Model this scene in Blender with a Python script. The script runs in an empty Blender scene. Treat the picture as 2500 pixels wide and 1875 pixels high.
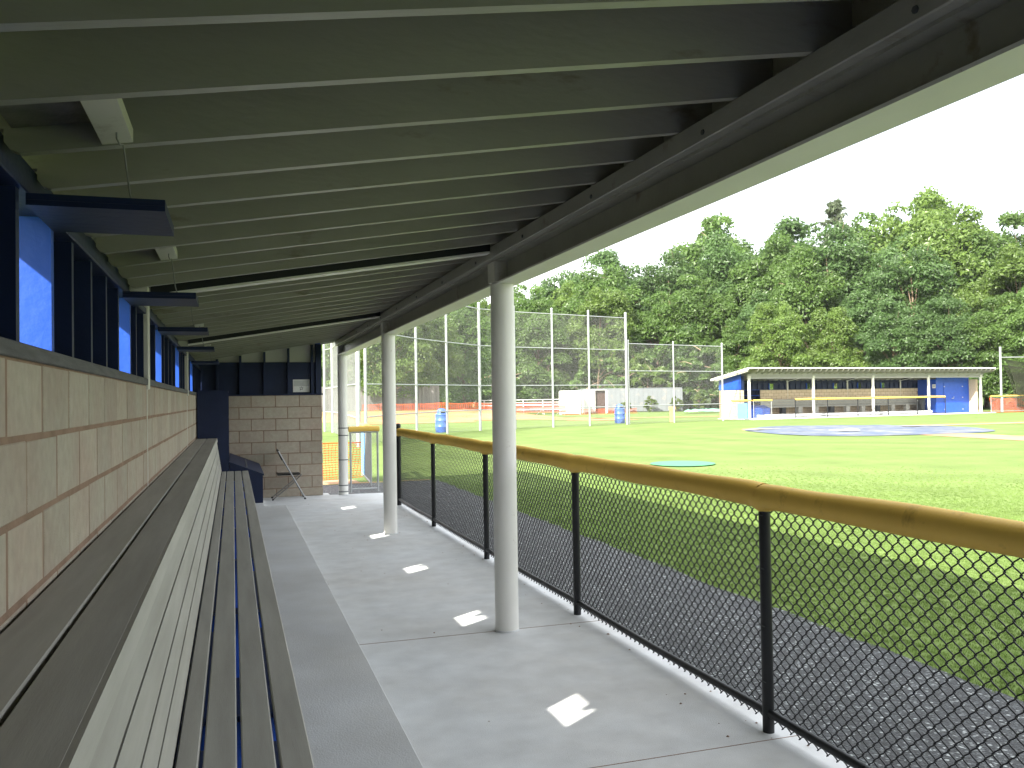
import bpy, bmesh, math, random
import numpy as np
from mathutils import Vector, Matrix

# ------------------------------------------------------------------ camera, world, sun, exposure
scene = bpy.context.scene
C = scene.collection
CAM_H = 1.65
YAW, PITCH, ROLL = 0.31179, 0.01713, -0.01512
cam = bpy.data.cameras.new("camera")
cam.sensor_width = 36.0
cam.lens = 2115.87 / 2500 * 36
cam.clip_start = 0.02
cam.clip_end = 3000
camo = bpy.data.objects.new("camera", cam)
C.objects.link(camo)
_r = Vector((math.cos(YAW), -math.sin(YAW), 0))
_f = Vector((math.sin(YAW) * math.cos(PITCH), math.cos(YAW) * math.cos(PITCH), math.sin(PITCH)))
_u = _r.cross(_f)
_R = _r * math.cos(ROLL) + _u * math.sin(ROLL)
_U = _u * math.cos(ROLL) - _r * math.sin(ROLL)
camo.matrix_world = Matrix(((_R.x, _U.x, -_f.x, 0), (_R.y, _U.y, -_f.y, 0), (_R.z, _U.z, -_f.z, CAM_H), (0, 0, 0, 1)))
scene.camera = camo

LIGHT = Vector((1.0, 0.73, -0.87)).normalized()      # direction in which the sunlight travels
SUN_EL = math.asin(-LIGHT.z)
world = bpy.data.worlds.new("World")
scene.world = world
world.use_nodes = True
wn = world.node_tree
bg = wn.nodes["Background"]
sky = wn.nodes.new("ShaderNodeTexSky")
sky.sky_type = 'NISHITA'
sky.sun_disc = False
sky.sun_elevation = SUN_EL
sky.sun_rotation = math.atan2(-LIGHT.x, -LIGHT.y)
sky.air_density = 1.0
sky.dust_density = 4.0
sky.ozone_density = 0.6
# thin bright cloud over the whole sky
tc = wn.nodes.new("ShaderNodeTexCoord")
cmap = wn.nodes.new("ShaderNodeMapping")
cmap.inputs["Scale"].default_value = (1.0, 1.0, 2.6)
cn = wn.nodes.new("ShaderNodeTexNoise")
cn.inputs["Scale"].default_value = 2.2
cn.inputs["Detail"].default_value = 7
cr = wn.nodes.new("ShaderNodeMapRange")
cr.inputs[1].default_value = 0.30
cr.inputs[2].default_value = 0.62
cr.inputs[3].default_value = 0.45
cr.inputs[4].default_value = 0.95
cm = wn.nodes.new("ShaderNodeMix")
cm.data_type = 'RGBA'
cm.inputs[7].default_value = (6.7, 6.75, 6.75, 1)
wn.links.new(tc.outputs["Generated"], cmap.inputs[0])
wn.links.new(cmap.outputs[0], cn.inputs[0])
wn.links.new(cn.outputs[0], cr.inputs[0])
wn.links.new(cr.outputs[0], cm.inputs[0])
wn.links.new(sky.outputs[0], cm.inputs[6])
wn.links.new(cm.outputs[2], bg.inputs[0])
bg.inputs[1].default_value = 0.15
sun = bpy.data.lights.new("sun", 'SUN')
sun.energy = 4.9
sun.angle = math.radians(0.53)
sun.color = (1.0, 0.95, 0.86)
suno = bpy.data.objects.new("sun", sun)
C.objects.link(suno)
suno.rotation_euler = LIGHT.to_track_quat('-Z', 'Y').to_euler()
suno.location = (-20, -15, 25)

scene.view_settings.view_transform = 'Standard'
scene.view_settings.look = 'None'
scene.view_settings.gamma = 1.0
scene.view_settings.exposure = 1.68
scene.render.engine = 'CYCLES'
scene.cycles.use_denoising = True
scene.cycles.max_bounces = 7
scene.cycles.diffuse_bounces = 5
scene.cycles.transparent_max_bounces = 16
scene.cycles.sample_clamp_indirect = 8.0

rng = np.random.default_rng(7)
random.seed(5)

# ------------------------------------------------------------------ materials
def lin(c):
    return tuple(c) + (1.0,) if len(c) == 3 else tuple(c)

def pmat(name, col, rough=0.6, var=0.12, scale=4.0, col2=None, c2scale=1.2, c2amt=0.0, c2sharp=0.12, bump=0.0, bscale=60.0,
         metal=0.0, spec=0.3, objvar=0.0, stretch=(1, 1, 1), rvar=0.0, trans=0.0, detail=6.0):
    """Principled material with world-space noise: soft tone variation, optional stain colour, optional fine relief."""
    m = bpy.data.materials.new(name)
    m.use_nodes = True
    nt = m.node_tree
    N, L = nt.nodes, nt.links
    b = N["Principled BSDF"]
    b.inputs["Roughness"].default_value = rough
    b.inputs["Metallic"].default_value = metal
    b.inputs["Specular IOR Level"].default_value = spec
    geo = N.new("ShaderNodeNewGeometry")
    mp = N.new("ShaderNodeMapping")
    mp.inputs["Scale"].default_value = stretch
    L.new(geo.outputs["Position"], mp.inputs[0])
    P = mp.outputs[0]
    n1 = N.new("ShaderNodeTexNoise")
    n1.inputs["Scale"].default_value = scale
    n1.inputs["Detail"].default_value = detail
    L.new(P, n1.inputs[0])
    mr = N.new("ShaderNodeMapRange")
    mr.inputs[1].default_value = 0.25
    mr.inputs[2].default_value = 0.75
    mr.inputs[3].default_value = 1 - var
    mr.inputs[4].default_value = 1 + var
    L.new(n1.outputs[0], mr.inputs[0])
    val = mr.outputs[0]
    if objvar:
        oi = N.new("ShaderNodeObjectInfo")
        mo = N.new("ShaderNodeMapRange")
        mo.inputs[3].default_value = 1 - objvar
        mo.inputs[4].default_value = 1 + objvar
        L.new(oi.outputs["Random"], mo.inputs[0])
        mu = N.new("ShaderNodeMath")
        mu.operation = 'MULTIPLY'
        L.new(val, mu.inputs[0])
        L.new(mo.outputs[0], mu.inputs[1])
        val = mu.outputs[0]
    base = N.new("ShaderNodeRGB")
    base.outputs[0].default_value = lin(col)
    cur = base.outputs[0]
    if col2 is not None:
        n2 = N.new("ShaderNodeTexNoise")
        n2.inputs["Scale"].default_value = c2scale
        n2.inputs["Detail"].default_value = 8
        n2.inputs["Roughness"].default_value = 0.65
        L.new(P, n2.inputs[0])
        r2 = N.new("ShaderNodeMapRange")
        t = 0.72 - 0.45 * c2amt
        r2.inputs[1].default_value = t - c2sharp
        r2.inputs[2].default_value = t + c2sharp
        L.new(n2.outputs[0], r2.inputs[0])
        mx = N.new("ShaderNodeMix")
        mx.data_type = 'RGBA'
        L.new(r2.outputs[0], mx.inputs[0])
        L.new(cur, mx.inputs[6])
        mx.inputs[7].default_value = lin(col2)
        cur = mx.outputs[2]
    vm = N.new("ShaderNodeVectorMath")
    vm.operation = 'SCALE'
    L.new(cur, vm.inputs[0])
    L.new(val, vm.inputs[3])
    L.new(vm.outputs[0], b.inputs["Base Color"])
    if rvar:
        rr = N.new("ShaderNodeMapRange")
        rr.inputs[3].default_value = max(0.02, rough - rvar)
        rr.inputs[4].default_value = min(1, rough + rvar)
        L.new(n1.outputs[0], rr.inputs[0])
        L.new(rr.outputs[0], b.inputs["Roughness"])
    if bump:
        nb = N.new("ShaderNodeTexNoise")
        nb.inputs["Scale"].default_value = bscale
        nb.inputs["Detail"].default_value = 5
        L.new(P, nb.inputs[0])
        bp = N.new("ShaderNodeBump")
        bp.inputs["Strength"].default_value = bump
        bp.inputs["Distance"].default_value = 0.02
        L.new(nb.outputs[0], bp.inputs["Height"])
        L.new(bp.outputs[0], b.inputs["Normal"])
    if trans:
        out = N["Material Output"]
        tr = N.new("ShaderNodeBsdfTranslucent")
        L.new(vm.outputs[0], tr.inputs[0])
        ms = N.new("ShaderNodeMixShader")
        ms.inputs[0].default_value = trans
        L.new(b.outputs[0], ms.inputs[1])
        L.new(tr.outputs[0], ms.inputs[2])
        L.new(ms.outputs[0], out.inputs[0])
    return m

M = {}
M['paint'] = pmat('old_white_paint', (0.56, 0.55, 0.50), rough=0.45, var=0.06, scale=2.5, col2=(0.30, 0.26, 0.20), c2scale=3.5, c2amt=0.10, c2sharp=0.06, bump=0.08, bscale=25, spec=0.4, objvar=0.05)
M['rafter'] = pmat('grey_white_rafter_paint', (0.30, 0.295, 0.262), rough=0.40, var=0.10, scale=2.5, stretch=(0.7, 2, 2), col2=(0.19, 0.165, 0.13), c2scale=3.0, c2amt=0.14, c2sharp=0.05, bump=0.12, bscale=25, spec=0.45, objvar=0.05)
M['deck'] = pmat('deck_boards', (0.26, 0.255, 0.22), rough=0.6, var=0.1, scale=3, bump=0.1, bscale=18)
M['column'] = pmat('white_steel', (0.72, 0.715, 0.68), rough=0.42, var=0.05, scale=3, col2=(0.30, 0.24, 0.19), c2scale=9, c2amt=0.02, c2sharp=0.05, bump=0.03, bscale=40, spec=0.45)
M['conc'] = pmat('concrete_floor', (0.63, 0.655, 0.67), rough=0.8, var=0.11, scale=5.0, col2=(0.56, 0.56, 0.545), c2scale=0.7, c2amt=0.40, c2sharp=0.16, bump=0.18, bscale=160, spec=0.25, detail=13)
M['step'] = pmat('concrete_step', (0.61, 0.63, 0.64), rough=0.85, var=0.12, scale=1.7, col2=(0.53, 0.53, 0.51), c2scale=1.1, c2amt=0.4, c2sharp=0.2, bump=0.15, bscale=120, spec=0.2)
M['block'] = pmat('beige_block', (0.405, 0.374, 0.305), rough=0.92, var=0.10, scale=22, col2=(0.37, 0.29, 0.235), c2scale=2.2, c2amt=0.30, c2sharp=0.22, bump=0.35, bscale=160, spec=0.1, objvar=0.09)
M['block_lightened'] = pmat('lightened_tan_block', (0.56, 0.45, 0.32), rough=0.92, var=0.08, scale=12, bump=0.3, bscale=120, spec=0.1, objvar=0.06)  # lightened block copy, brightening the far dugout's shaded rear wall
M['mortar'] = pmat('brown_mortar', (0.27, 0.19, 0.14), rough=0.95, var=0.2, scale=9, bump=0.5, bscale=70, spec=0.05)
M['blue'] = pmat('royal_blue_paint', (0.008, 0.066, 0.40), rough=0.5, var=0.12, scale=5, bump=0.12, bscale=22, spec=0.45)
M['shaded_blue'] = pmat('shaded_blue_paint', (0.007, 0.016, 0.055), rough=0.5, var=0.15, scale=5, bump=0.1, bscale=25, spec=0.35)  # the royal blue paint again, with shade put into the colour
M['sill'] = pmat('grey_sill', (0.105, 0.105, 0.11), rough=0.7, var=0.22, scale=6, stretch=(8, 1, 8), bump=0.25, bscale=14, spec=0.2)
M['plank'] = pmat('bench_plank', (0.375, 0.37, 0.335), rough=0.62, var=0.1, scale=2.5, stretch=(6, 0.5, 6), col2=(0.28, 0.27, 0.235), c2scale=2.0, c2amt=0.3, c2sharp=0.25, bump=0.04, bscale=50, spec=0.3, objvar=0.05)
M['pad'] = pmat('yellow_foam_pipe', (0.78, 0.51, 0.10), rough=0.5, var=0.07, scale=3, col2=(0.36, 0.2, 0.03), c2scale=7, c2amt=0.06, c2sharp=0.1, bump=0.05, bscale=40, spec=0.35)
M['black'] = pmat('black_vinyl', (0.010, 0.011, 0.013), rough=0.42, var=0.2, scale=12, spec=0.4)
M['galv'] = pmat('galvanised_steel', (0.34, 0.355, 0.36), rough=0.42, var=0.12, scale=8, metal=0.35, spec=0.5)
M['wire'] = pmat('galvanised_wire', (0.27, 0.275, 0.27), rough=0.5, var=0.1, scale=8, metal=0.2, spec=0.4)
M['tie'] = pmat('dull_steel', (0.25, 0.25, 0.25), rough=0.4, metal=0.7, var=0.1)
M['strap'] = pmat('dark_strap', (0.10, 0.11, 0.12), rough=0.5, metal=0.4, var=0.1)
M['orange'] = pmat('orange_plastic_net', (0.72, 0.11, 0.012), rough=0.45, var=0.15, scale=3, spec=0.3, trans=0.12)
M['paper'] = pmat('white_paper', (0.72, 0.72, 0.70), rough=0.8, var=0.03, scale=9)
M['ink'] = pmat('grey_ink', (0.05, 0.05, 0.055), rough=0.8, var=0.1)
M['greyink'] = pmat('pale_grey_ink', (0.50, 0.51, 0.50), rough=0.8, var=0.1, scale=12)
M['skyblue'] = pmat('light_blue_panel', (0.16, 0.42, 0.80), rough=0.4, var=0.08, scale=5, spec=0.4)
M['binblue'] = pmat('blue_plastic', (0.05, 0.13, 0.52), rough=0.38, var=0.15, scale=5, spec=0.45, col2=(0.12, 0.18, 0.45), c2scale=4, c2amt=0.25, c2sharp=0.2)
M['dirt'] = pmat('infield_clay', (0.37, 0.215, 0.12), rough=0.95, var=0.15, scale=1.5, col2=(0.40, 0.28, 0.18), c2scale=0.6, c2amt=0.35, c2sharp=0.2, bump=0.2, bscale=30, spec=0.05)
M['clay'] = pmat('orange_clay', (0.36, 0.175, 0.075), rough=0.95, var=0.18, scale=0.8, col2=(0.36, 0.25, 0.135), c2scale=0.35, c2amt=0.45, c2sharp=0.15, bump=0.3, bscale=14, spec=0.05)
M['tarp'] = pmat('blue_tarp', (0.088, 0.112, 0.165), rough=0.7, var=0.25, scale=1.2, col2=(0.17, 0.175, 0.18), c2scale=0.9, c2amt=0.38, c2sharp=0.10, bump=0.4, bscale=5, spec=0.15)
M['tarp_worn'] = pmat('worn_tarp', (0.26, 0.235, 0.20), rough=0.6, var=0.2, scale=3, bump=0.3, bscale=8)
M['mat_green'] = pmat('green_mat', (0.07, 0.29, 0.125), rough=0.7, var=0.06, scale=6)
M['white'] = pmat('white_enamel', (0.62, 0.62, 0.60), rough=0.4, var=0.05, scale=3, spec=0.4)
M['red'] = pmat('faded_red', (0.55, 0.10, 0.06), rough=0.55, var=0.15, scale=3)
M['cont'] = pmat('grey_container', (0.165, 0.18, 0.19), rough=0.5, var=0.08, scale=1.5, col2=(0.30, 0.26, 0.22), c2scale=1.2, c2amt=0.12, c2sharp=0.1)
M['darkmetal'] = pmat('dark_interior', (0.05, 0.03, 0.025), rough=0.8, var=0.2)
M['stock'] = pmat('weathered_boards', (0.17, 0.165, 0.16), rough=0.9, var=0.25, scale=3, stretch=(4, 4, 0.6), objvar=0.2, bump=0.3, bscale=12)
M['wood'] = pmat('raw_wood', (0.50, 0.33, 0.17), rough=0.8, var=0.15, scale=5)
M['net'] = pmat('dark_cage_net', (0.05, 0.055, 0.035), rough=0.9, var=0.2, scale=2)
M['bark'] = pmat('tree_bark', (0.17, 0.125, 0.085), rough=0.95, var=0.3, scale=3, stretch=(3, 3, 0.8), bump=0.5, bscale=12)
M['deadwood'] = pmat('pale_dead_wood', (0.33, 0.25, 0.17), rough=0.9, var=0.2, scale=4)
M['canbl'] = pmat('black_plastic', (0.02, 0.022, 0.026), rough=0.45, var=0.15)
M['greentarp'] = pmat('pale_green_tarp', (0.20, 0.42, 0.30), rough=0.5, var=0.1, scale=3)

def leaf_mat(name, col, col2, seed):
    m = pmat(name, col, rough=0.38, var=0.34, scale=1.6, col2=col2, c2scale=0.55, c2amt=0.42, c2sharp=0.2, spec=0.5, objvar=0.13, trans=0.54, detail=8.0)
    return m
M['leaf_a'] = leaf_mat('oak_leaves', (0.122, 0.206, 0.046), (0.092, 0.168, 0.040), 1)
M['leaf_b'] = leaf_mat('bright_leaves', (0.152, 0.232, 0.048), (0.116, 0.190, 0.043), 2)
M['leaf_c'] = leaf_mat('bluish_leaves', (0.104, 0.184, 0.054), (0.080, 0.150, 0.046), 3)
M['needle'] = leaf_mat('pine_needles', (0.165, 0.205, 0.120), (0.140, 0.180, 0.105), 4)
M['weed'] = leaf_mat('weed_leaves', (0.15, 0.21, 0.03), (0.09, 0.15, 0.025), 5)
M['blade'] = pmat('grass_blades', (0.185, 0.265, 0.074), rough=0.6, var=0.25, scale=1.2, col2=(0.160, 0.240, 0.068), c2scale=0.5, c2amt=0.4, c2sharp=0.2, spec=0.1, trans=0.45)

def grass_mat():
    m = pmat('mown_lawn', (0.142, 0.198, 0.062), rough=0.85, var=0.16, scale=0.9, col2=(0.126, 0.184, 0.054), c2scale=0.22, c2amt=0.42, c2sharp=0.2, bump=0.55, bscale=45, spec=0.06, detail=12)
    nt = m.node_tree
    N, L = nt.nodes, nt.links
    b = N["Principled BSDF"]
    src = b.inputs["Base Color"].links[0].from_socket
    geo = N.new("ShaderNodeNewGeometry")
    # faint circular mowing bands plus a fine blade-scale mottling
    fine = N.new("ShaderNodeTexNoise")
    fine.inputs["Scale"].default_value = 26
    fine.inputs["Detail"].default_value = 10
    fine.inputs["Roughness"].default_value = 0.8
    L.new(geo.outputs["Position"], fine.inputs[0])
    fr = N.new("ShaderNodeMapRange")
    fr.inputs[1].default_value = 0.3
    fr.inputs[2].default_value = 0.7
    fr.inputs[3].default_value = 0.72
    fr.inputs[4].default_value = 1.25
    L.new(fine.outputs[0], fr.inputs[0])
    sub = N.new("ShaderNodeVectorMath")
    sub.operation = 'SUBTRACT'
    L.new(geo.outputs["Position"], sub.inputs[0])
    sub.inputs[1].default_value = (24.5, 29.5, 0)
    ln = N.new("ShaderNodeVectorMath")
    ln.operation = 'LENGTH'
    L.new(sub.outputs[0], ln.inputs[0])
    wob = N.new("ShaderNodeTexNoise")
    wob.inputs["Scale"].default_value = 0.3
    L.new(geo.outputs["Position"], wob.inputs[0])
    ad = N.new("ShaderNodeMath")
    ad.operation = 'MULTIPLY_ADD'
    L.new(wob.outputs[0], ad.inputs[0])
    ad.inputs[1].default_value = 2.0
    L.new(ln.outputs["Value"], ad.inputs[2])
    sn = N.new("ShaderNodeMath")
    sn.operation = 'SINE'
    ms = N.new("ShaderNodeMath")
    ms.operation = 'MULTIPLY'
    ms.inputs[1].default_value = 2.4
    L.new(ad.outputs[0], ms.inputs[0])
    L.new(ms.outputs[0], sn.inputs[0])
    br = N.new("ShaderNodeMapRange")
    br.inputs[1].default_value = -1
    br.inputs[3].default_value = 0.93
    br.inputs[4].default_value = 1.06
    L.new(sn.outputs[0], br.inputs[0])
    mu = N.new("ShaderNodeMath")
    mu.operation = 'MULTIPLY'
    L.new(fr.outputs[0], mu.inputs[0])
    L.new(br.outputs[0], mu.inputs[1])
    sc = N.new("ShaderNodeVectorMath")
    sc.operation = 'SCALE'
    L.new(src, sc.inputs[0])
    L.new(mu.outputs[0], sc.inputs[3])
    L.new(sc.outputs[0], b.inputs["Base Color"])
    return m
M['lawn'] = grass_mat()

def asphalt_mat():
    m = pmat('speckled_asphalt', (0.038, 0.043, 0.047), rough=0.6, var=0.3, scale=3.5, bump=1.0, bscale=70, spec=0.4, detail=10)
    nt = m.node_tree
    N, L = nt.nodes, nt.links
    b = N["Principled BSDF"]
    src = b.inputs["Base Color"].links[0].from_socket
    geo = N.new("ShaderNodeNewGeometry")
    vo = N.new("ShaderNodeTexVoronoi")
    vo.inputs["Scale"].default_value = 62
    L.new(geo.outputs["Position"], vo.inputs[0])
    sep = N.new("ShaderNodeSeparateColor")
    L.new(vo.outputs["Color"], sep.inputs[0])
    ramp = N.new("ShaderNodeValToRGB")
    els = ramp.color_ramp.elements
    els[0].position, els[0].color = 0.0, (0.35, 0.35, 0.38, 1)
    els[1].position, els[1].color = 1.0, (12.0, 11.5, 10.5, 1)
    for pos, c in ((0.45, (0.75, 0.76, 0.80, 1)), (0.78, (1.5, 1.5, 1.5, 1)), (0.90, (3.2, 3.1, 2.9, 1)), (0.95, (7.5, 7.2, 6.6, 1))):
        e = els.new(pos)
        e.color = c
    L.new(sep.outputs[0], ramp.inputs[0])
    gap = N.new("ShaderNodeMapRange")
    gap.inputs[1].default_value = 0.75
    gap.inputs[2].default_value = 0.35
    gap.inputs[3].default_value = 0.35
    gap.inputs[4].default_value = 1.0
    L.new(vo.outputs["Distance"], gap.inputs[0])
    mu = N.new("ShaderNodeVectorMath")
    mu.operation = 'MULTIPLY'
    L.new(src, mu.inputs[0])
    L.new(ramp.outputs[0], mu.inputs[1])
    m2 = N.new("ShaderNodeVectorMath")
    m2.operation = 'SCALE'
    L.new(mu.outputs[0], m2.inputs[0])
    L.new(gap.outputs[0], m2.inputs[3])
    L.new(m2.outputs[0], b.inputs["Base Color"])
    return m
M['asphalt'] = asphalt_mat()

# ------------------------------------------------------------------ mesh helpers
class MB:
    """Collects shapes; build() links them as one mesh object."""
    def __init__(self):
        self.v, self.f, self.sm = [], [], []
    def add(self, vs, fs, smooth=False):
        o = len(self.v)
        self.v += [tuple(map(float, p)) for p in vs]
        self.f += [tuple(i + o for i in f) for f in fs]
        self.sm += [smooth] * len(fs)
        return self
    def box(self, x0, x1, y0, y1, z0, z1):
        vs = [(x, y, z) for x in (x0, x1) for y in (y0, y1) for z in (z0, z1)]
        return self.add(vs, [(0, 1, 3, 2), (4, 6, 7, 5), (0, 4, 5, 1), (2, 3, 7, 6), (0, 2, 6, 4), (1, 5, 7, 3)])
    def cbox(self, x0, x1, y0, y1, z0, z1, c=0.004):
        """box with chamfered edges"""
        bm = bmesh.new()
        bmesh.ops.create_cube(bm, size=1)
        for v in bm.verts:
            v.co = ((x0 + x1) / 2 + v.co.x * (x1 - x0), (y0 + y1) / 2 + v.co.y * (y1 - y0), (z0 + z1) / 2 + v.co.z * (z1 - z0))
        bmesh.ops.bevel(bm, geom=bm.edges[:], offset=c, segments=1, affect='EDGES')
        bm.verts.index_update()
        self.add([v.co for v in bm.verts], [[v.index for v in f.verts] for f in bm.faces])
        bm.free()
        return self
    def hexa(self, p):
        """eight corners: four bottom, four top, same order"""
        return self.add(p, [(3, 2, 1, 0), (4, 5, 6, 7), (0, 1, 5, 4), (1, 2, 6, 5), (2, 3, 7, 6), (3, 0, 4, 7)])
    def bar(self, a, b, w, h, up=(0, 0, 1)):
        a, b = Vector(a), Vector(b)
        d = (b - a).normalized()
        s = d.cross(Vector(up))
        if s.length < 1e-4:
            s = d.cross(Vector((1, 0, 0)))
        s.normalize()
        t = s.cross(d)
        s, t = s * w / 2, t * h / 2
        return self.hexa([a - s - t, a + s - t, b + s - t, b - s - t, a - s + t, a + s + t, b + s + t, b - s + t])
    def tube(self, pts, r, n=10, caps=True):
        pts = [Vector(p) for p in pts]
        rs = r if isinstance(r, (list, tuple)) else [r] * len(pts)
        vs, fs = [], []
        prev = None
        for i, p in enumerate(pts):
            d = (pts[min(i + 1, len(pts) - 1)] - pts[max(i - 1, 0)]).normalized()
            if prev is None:
                s = d.cross(Vector((0, 0, 1)))
                if s.length < 1e-3:
                    s = d.cross(Vector((1, 0, 0)))
            else:
                s = prev - d * prev.dot(d)
            s.normalize()
            prev = s
            t = d.cross(s)
            for k in range(n):
                a = 2 * math.pi * k / n
                vs.append(p + (s * math.cos(a) + t * math.sin(a)) * rs[i])
        for i in range(len(pts) - 1):
            for k in range(n):
                k2 = (k + 1) % n
                fs.append((i * n + k, i * n + k2, (i + 1) * n + k2, (i + 1) * n + k))
        self.add(vs, fs, True)
        if caps:
            m = (len(pts) - 1) * n
            self.add(vs[:n], [tuple(range(n))[::-1]])
            self.add(vs[m:m + n], [tuple(range(n))])
        return self
    def lathe(self, prof, n=20, cx=0, cy=0):
        vs = [(cx + r * math.cos(2 * math.pi * k / n), cy + r * math.sin(2 * math.pi * k / n), z) for r, z in prof for k in range(n)]
        fs = [(i * n + k, i * n + (k + 1) % n, (i + 1) * n + (k + 1) % n, (i + 1) * n + k) for i in range(len(prof) - 1) for k in range(n)]
        self.add(vs, fs, True)
        return self
    def prism(self, poly, z0, z1):
        n = len(poly)
        vs = [(x, y, z0) for x, y in poly] + [(x, y, z1) for x, y in poly]
        fs = [tuple(range(n))[::-1], tuple(range(n, 2 * n))] + [(i, (i + 1) % n, n + (i + 1) % n, n + i) for i in range(n)]
        return self.add(vs, fs)
    def mesh(self, name):
        me = bpy.data.meshes.new(name)
        me.from_pydata(self.v, [], self.f)
        me.polygons.foreach_set('use_smooth', self.sm)
        me.update()
        return me
    def build(self, name, mat, parent=None, kind=None):
        me = self.mesh(name)
        me.materials.append(M[mat] if isinstance(mat, str) else mat)
        return link(name, me, parent, kind)

def link(name, me, parent=None, kind=None):
    o = bpy.data.objects.new(name, me)
    C.objects.link(o)
    if parent is not None:
        o.parent = parent
    if kind:
        o['kind'] = kind
    return o

def empty(name, loc=(0, 0, 0), rz=0.0, scale=(1, 1, 1)):
    o = bpy.data.objects.new(name, None)
    C.objects.link(o)
    o.location, o.rotation_euler, o.scale = loc, (0, 0, rz), scale
    o.empty_display_size = 0.2
    return o

def tag(o, label, cat, group=None):
    o['label'], o['category'] = label, cat
    if group:
        o['group'] = group
    return o

def quads_mesh(name, V, F, mat, smooth=False):
    """fast mesh from arrays: V (n,3), F (m,4)"""
    V = np.asarray(V, np.float32).reshape(-1, 3)
    F = np.asarray(F, np.int32).reshape(-1, 4)
    me = bpy.data.meshes.new(name)
    me.vertices.add(len(V))
    me.vertices.foreach_set('co', V.ravel())
    me.loops.add(F.size)
    me.loops.foreach_set('vertex_index', F.ravel())
    me.polygons.add(len(F))
    me.polygons.foreach_set('loop_start', np.arange(0, F.size, 4, dtype=np.int32))
    me.polygons.foreach_set('use_smooth', np.full(len(F), smooth))
    me.update(calc_edges=True)
    me.materials.append(M[mat] if isinstance(mat, str) else mat)
    return me

def wires(paths, normal, r, n=4):
    """paths (K,M,3): K wires of M points lying in a plane with the given normal -> verts, quads"""
    P = np.asarray(paths, float)
    K, Mm, _ = P.shape
    T = np.gradient(P, axis=1)
    T /= np.linalg.norm(T, axis=2, keepdims=True) + 1e-12
    Nn = np.broadcast_to(np.asarray(normal, float), T.shape)
    S = np.cross(Nn, T)
    S /= np.linalg.norm(S, axis=2, keepdims=True) + 1e-12
    B = np.cross(T, S)
    a = 2 * np.pi * (np.arange(n) + 0.5) / n
    V = P[:, :, None, :] + r * (np.cos(a)[None, None, :, None] * S[:, :, None, :] + np.sin(a)[None, None, :, None] * B[:, :, None, :])
    idx = np.arange(K * Mm * n).reshape(K, Mm, n)
    A, Bq = idx[:, :-1], idx[:, 1:]
    F = np.stack([A, np.roll(A, -1, 2), np.roll(Bq, -1, 2), Bq], -1)
    return V.reshape(-1, 3), F.reshape(-1, 4)

def link_weave(a, b, z0, z1, pitch, r, depth=0.0, seg=6, n=4):
    """woven chain-link between points a and b (ground xy): vertical zigzag wires that hook round their neighbours"""
    a, b = np.array([a[0], a[1], 0.0]), np.array([b[0], b[1], 0.0])
    Ln = np.linalg.norm(b - a)
    d = (b - a) / Ln
    nor = np.array([d[1], -d[0], 0.0])
    K = max(2, int(round(Ln / (pitch / 2))))
    s = (np.arange(K) + 0.5) * Ln / K
    per = max(1, int(round((z1 - z0) / pitch)))
    t = np.linspace(0, per, per * seg + 1)
    tri = 2 * np.abs(2 * (t - np.floor(t + 0.5))) - 1
    tri = np.sign(tri) * (1 - (1 - np.abs(tri)) ** 1.25)
    amp = 0.5 * Ln / K * 1.06
    sgn = np.where(np.arange(K) % 2 == 0, 1.0, -1.0)
    off = sgn[:, None] * tri[None, :] * amp
    bow = depth * np.cos(2 * np.pi * t)[None, :] * sgn[:, None]
    P = a + (s[:, None] + off)[:, :, None] * d + bow[:, :, None] * nor
    P[:, :, 2] = z0 + (z1 - z0) * t[None, :] / per
    return wires(P, nor, r, n)

def link_diag(a, b, za0, za1, zb0, zb1, pitch, r, n=3):
    """chain-link far away: two families of straight diagonal wires clipped to the panel"""
    a, b = np.array([a[0], a[1], 0.0]), np.array([b[0], b[1], 0.0])
    Ln = np.linalg.norm(b - a)
    d = (b - a) / Ln
    nor = np.array([d[1], -d[0], 0.0])
    H = min(za1 - za0, zb1 - zb0)
    out = []
    for sg in (1, -1):
        for s0 in np.arange(-H, Ln + H, pitch):
            lo, hi = s0, s0 + sg * H
            z_lo, z_hi = 0.0, H
            if sg > 0:
                if hi <= 0 or lo >= Ln: continue
                if lo < 0: z_lo, lo = -lo, 0.0
                if hi > Ln: z_hi, hi = H - (hi - Ln), Ln
            else:
                if lo <= 0 or hi >= Ln: continue
                if lo > Ln: z_lo, lo = lo - Ln, Ln
                if hi < 0: z_hi, hi = H + hi, 0.0
            if z_hi - z_lo < 0.02: continue
            out.append(((lo, z_lo), (hi, z_hi)))
    o = np.array(out)
    S, Z = o[:, :, 0], o[:, :, 1]
    zb = za0 + (zb0 - za0) * S / Ln
    P = a + S[:, :, None] * d
    P[:, :, 2] = zb + Z
    return wires(P, nor, r, n)

def smooth01(t):
    t = np.clip(t, 0, 1)
    return t * t * (3 - 2 * t)

def ground_z(x, y):
    x, y = np.asarray(x, float), np.asarray(y, float)
    h = np.hypot(x, y)
    z = -0.045 + 0.215 * smooth01((h - 14) / 26)
    z = z + 0.75 * smooth01((y - 48) / 11) * (1 - smooth01((x - 16) / 8)) * smooth01((x + 40) / 10)
    z = z + 3.0 * smooth01((x * 0.35 + y - 105) / 70)
    return z
def gz(x, y):
    return float(ground_z(x, y))

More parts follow.
